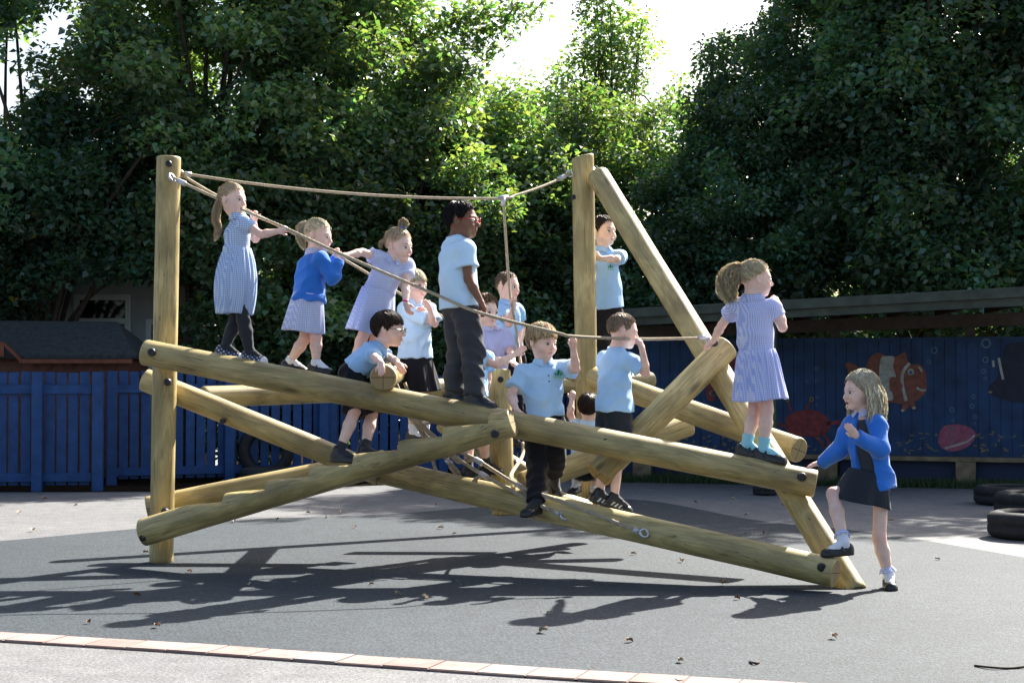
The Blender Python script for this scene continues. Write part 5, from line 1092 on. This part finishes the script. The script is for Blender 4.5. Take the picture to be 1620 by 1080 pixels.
# 10 blond boy at the front with the emblem
k10 = person('blond boy in polo with green emblem, one hand on beam, one on rope', 'boy', 9.66, s=1.04, hs=1.02,
    head=(858, 541, 42, 8, 0), neck=(860, 572), pelvis=(859, 655), sh=((828, 590, -.02), (889, 582, .03)), skin='fair', tor=1.08,
    arms={'R': [(808, 626, -.10), (817, 649, -.20), (830, 660, -.22), (.1, .4, -.9), .4, 1], 'L': [(911, 584, -.10), (907, 551, -.18), (907, 533, -.22), (.2, .9, 0), 1.35, 1]},
    legs={'R': [(848, 672, -.02), (850, 735, -.04), (848, 794, -.23), (-.55, -.8, -.10)], 'L': [(876, 670, .03), (880, 715, -.02), (876, 750, .06), (.25, -.75, -.75)]},
    hair=dict(style='fringe', col=BL, seed=10, messy=.09, length=.5, n=1300, thick=1.3, crown=(-.3, .15, .94), lift0=.035, brow=(.3, .2, .11)),
    top=dict(t='polo', m=M_polo, hem=(861, 658), ease=.020, slen=.66, flare=.008, wr=.009, wf=30), bottom=dict(t='trousers', m=M_black, ease=.016, wr=.01), feet=dict(sock=M_sockd, h=.08, style='plain', size=1.08))
Lp = (at(811, 632, 9.54)); 
# emblem on the chest
def emblem(k, px, py, Y, sc_):
    m = MB(); cen = at(px, py, Y); g_ = mat('emblem_green', (.03, .30, .12), .7); g2 = mat('emblem_pale_green', (.25, .55, .30), .7)
    me_ = k[4].data; vv = np.zeros(len(me_.vertices)*3, np.float32); me_.vertices.foreach_get('co', vv); vv = vv.reshape(-1, 3)+wloc(k[4])
    def on(x, z):
        p = cen+np.array([x*sc_, 0, z*sc_]); d_ = np.hypot(vv[:, 0]-p[0], vv[:, 2]-p[2]); c = vv[d_ < .012]; y = c[:, 1].min() if len(c) else p[1]; return (p[0], y-.0025, p[2])
    for pts, mi in (([(-.004, -.012), (.006, -.004), (.008, .012), (.002, .026), (-.007, .014), (-.008, 0)], 0), ([(.008, -.012), (.018, -.006), (.022, .008), (.012, .004)], 0), ([(-.012, -.012), (-.020, -.004), (-.020, .010), (-.012, .002)], 0), ([(-.026, -.024), (.026, -.024), (.026, -.018), (-.026, -.018)], 1)):
        m.add([on(x, z) for x, z in pts], [tuple(range(len(pts)))], mi)
    m.build('emblem', [g_, g2], k[4])
emblem(k10, 884, 591, 9.5, 1.15)
for i, (px, py) in enumerate([(868, 594), (869, 603)]):
    me_ = k10[4].data; vv = np.array([v.co[:] for v in me_.vertices])+wloc(k10[4]); p = at(px, py, 9.55); c = vv[np.hypot(vv[:, 0]-p[0], vv[:, 2]-p[2]) < .012]; y = c[:, 1].min() if len(c) else p[1]
    p[1] = y; V, Fc = tube([p+[0, .002, 0], p-[0, .003, 0]], .0045, 10); mk('button', V, Fc, M_navy, k10[4], False)
# 11 boy in shorts seen from behind on the low beam
k11 = person('cropped boy in black shorts and striped trainers, standing on the low beam', 'boy', 9.62, s=1.0, hs=.96,
    head=(986, 524, 95, 12, 0), neck=(975, 554), pelvis=(971, 635), sh=((996, 570, -.085), (957, 568, .085)), skin='fair', tor=1.03,
    arms={'R': [(1022, 591, -.12), (1016, 552, -.16), (1009, 534, -.17), (-.7, .7, 0), 1.1, 1], 'L': [(960, 602, .14), (975, 620, .20), (985, 625, .24), (0, .7, 0), .6]},
    legs={'R': [(981, 660, -.045), (978, 705, -.08), (972, 787, -.13), (.82, -.30, -.28)], 'L': [(963, 660, .045), (957, 705, .0), (949, 781, -.10), (.88, -.15, -.26)]},
    hair=dict(style='shaved', col=(.52, .40, .28), seed=11, messy=.02, length=.2, n=1600, thick=.7, lift0=.018, brow=(.4, .28, .18)),
    top=dict(t='polo', m=M_polo_g, hem=(972, 650), flare=.022, ease=.018, slen=.66, wr=.007), bottom=dict(t='shorts', m=M_navy, len=1.0, ease=.020), feet=dict(sock=M_sockd, h=.07, style='trainer', stripes=True, sole=(.03, .03, .03), upper=(.015, .015, .018), size=1.0))
# 12 boy behind the right post
k12 = person('boy in blue polo and black trousers beside the tallest post, arm stretched to it', 'boy', 11.5, s=1.05, hs=1.03,
    head=(955, 366, 44, 2, 0), neck=(954, 394), pelvis=(963, 486), sh=((941, 406, -.05), (981, 406, .04)), skin='light',
    arms={'L': [(975, 410, -.22), (950, 409, -.26), (935, 405, -.25), (-.2, .9, .2), .7, -1], 'R': [(930, 425, -.08), (928, 405, .05), (928, 392, .08), (.3, .9, 0), .7]},
    legs={'R': [(952, 502, -.02), (952, 555, 0), (952, 576, -.1), (.7, -.6, 0)], 'L': [(972, 502, .04), (974, 555, .08), (974, 580, -.15), (.7, -.6, 0)]},
    hair=dict(style='short', col=(.075, .045, .03), seed=12, messy=.03, length=.35, n=1300, thick=1.0, lift0=.025), mouth=None,
    top=dict(t='polo', m=M_polo_g, hem=(964, 488), ease=.017, slen=.6), bottom=dict(t='trousers', m=M_black), feet=dict(sock=M_sockd, h=.1, style='plain'))
emblem(k12, 966, 422, 11.4, .85)
# 13 girl with curly ponytail at the right end of the beam
k13 = person('girl in violet gingham dress with curly ponytail, at the upper beam right end', 'girl', 9.22, s=1.06, hs=.99,
    head=(1196, 441, 100, 4, 0), neck=(1190, 470), pelvis=(1198, 570), sh=((1222, 486, -.02), (1163, 484, .02)), skin='fair',
    arms={'R': [(1238, 518, -.02), (1233, 484, .02), (1224, 464, .03), (-.7, .3, .2), .9], 'L': [(1142, 514, .18), (1128, 539, .32), (1114, 551, .40), (-.1, .2, -.95), .35, 1]},
    legs={'R': [(1210, 590, -.05), (1213, 648, -.05), (1208, 709, -.05), (.80, -.42, -.14)], 'L': [(1194, 590, .05), (1194, 650, .04), (1181, 703, .0), (.86, -.25, -.14)]},
    hair=dict(style='pony', col=(.90, .76, .55), seed=13, gather=(-.85, 0, .40), messy=.05, brow=(.3, .2, .12), band=((1172, 428), .016, M_band),
              tails_px=[([(1182, 434), (1166, 429), (1153, 440), (1150, 458), (1155, 473)], .042, .066, 1000, .020)]),
    top=dict(t='gdress', m=M_g2, hem=(1197, 560), slen=.45, name='dress_bodice', ease=.016, wr=.005),
    bottom=dict(t='skirt', m=M_g2, waist=(1197, 553), hem=(1203, 633), r0=(.118, .098), r1=(.168, .150), folds=8, amp=.014, gather=.007, name='dress_skirt'),
    feet=dict(sock=M_sockt, h=.28, style='bar', size=1.08))
# 14 girl in the cardigan stepping up
k14 = person('blonde girl in royal blue cardigan stepping up onto the low beam at right', 'girl', 8.85, s=1.03, hs=1.02,
    head=(1361, 618, -72, 6, 0), neck=(1369, 650), pelvis=(1378, 752), sh=((1349, 672, .06), (1386, 669, -.07)), skin='fair', mouth=1,
    arms={'L': [(1392, 713, -.14), (1356, 690, -.20), (1341, 673, -.20), (.5, .8, 0), .15, 1], 'R': [(1325, 712, .10), (1300, 731, .16), (1278, 737, .17), (0, .2, -.95), .2, 1]},
    legs={'L': [(1394, 772, -.05), (1391, 850, -.06), (1406, 911, -.08), (-.10, -.97, -.05)], 'R': [(1362, 772, .05), (1318, 781, -.02), (1335, 860, -.19), (-.90, -.20, -.05)]},
    hair=dict(style='long', col=(.99, .88, .68), seed=14, messy=.012, length=.7, n=1400, thick=1.1, lift0=.03, drop=(.20, .035, (1.30, 3.14)), wave=.0035, brow=(.45, .33, .2)),
    top=dict(t='cardigan', m=M_sweat, hem=(1383, 772), sleeve='long', name='cardigan', ease=.020, cm=M_g3, wr=.010, wf=32, open=(.055, .30), under=M_grey, flare=.016),
    bottom=dict(t='skirt', m=M_navy, waist=(1373, 745), hem=(1362, 795), r0=(.105, .092), r1=(.165, .150), folds=5, amp=.014, name='pinafore_skirt'),
    feet=dict(sock=M_sockw, h=.22, style='bar', frill=M_g3, size=1.0))
# 15 child crouching behind the logs
k15 = person('dark haired child crouching behind the beams with one arm raised, back of the head showing', 'child', 10.75, s=.95, hs=.92,
    head=(932, 646, 170, 5, 0), neck=(930, 668), pelvis=(925, 735), sh=((948, 680, .0), (912, 680, .0)), skin='fair',
    arms={'L': [(902, 655, .0), (905, 632, .05), (907, 618, .06), (0, .8, 0), .8], 'R': [(955, 705, .05), (955, 725, .15), (955, 735, .2), (0, .8, 0), .8]},
    legs={'L': [(918, 745, 0), (905, 735, .18), (912, 765, .02), (-.3, -.8, -.05)], 'R': [(934, 745, 0), (945, 735, .2), (940, 775, .15), (.3, -.8, -.05)]},
    hair=dict(style='short', col=DK, seed=15, messy=.07, length=.5, n=900, thick=1.5, lift0=.03),
    top=dict(t='polo', m=M_polo_w, hem=(926, 735), ease=.016, slen=.6), bottom=dict(t='shorts', m=M_black, len=.9), feet=dict(sock=M_sockw, h=.15, style='plain'))
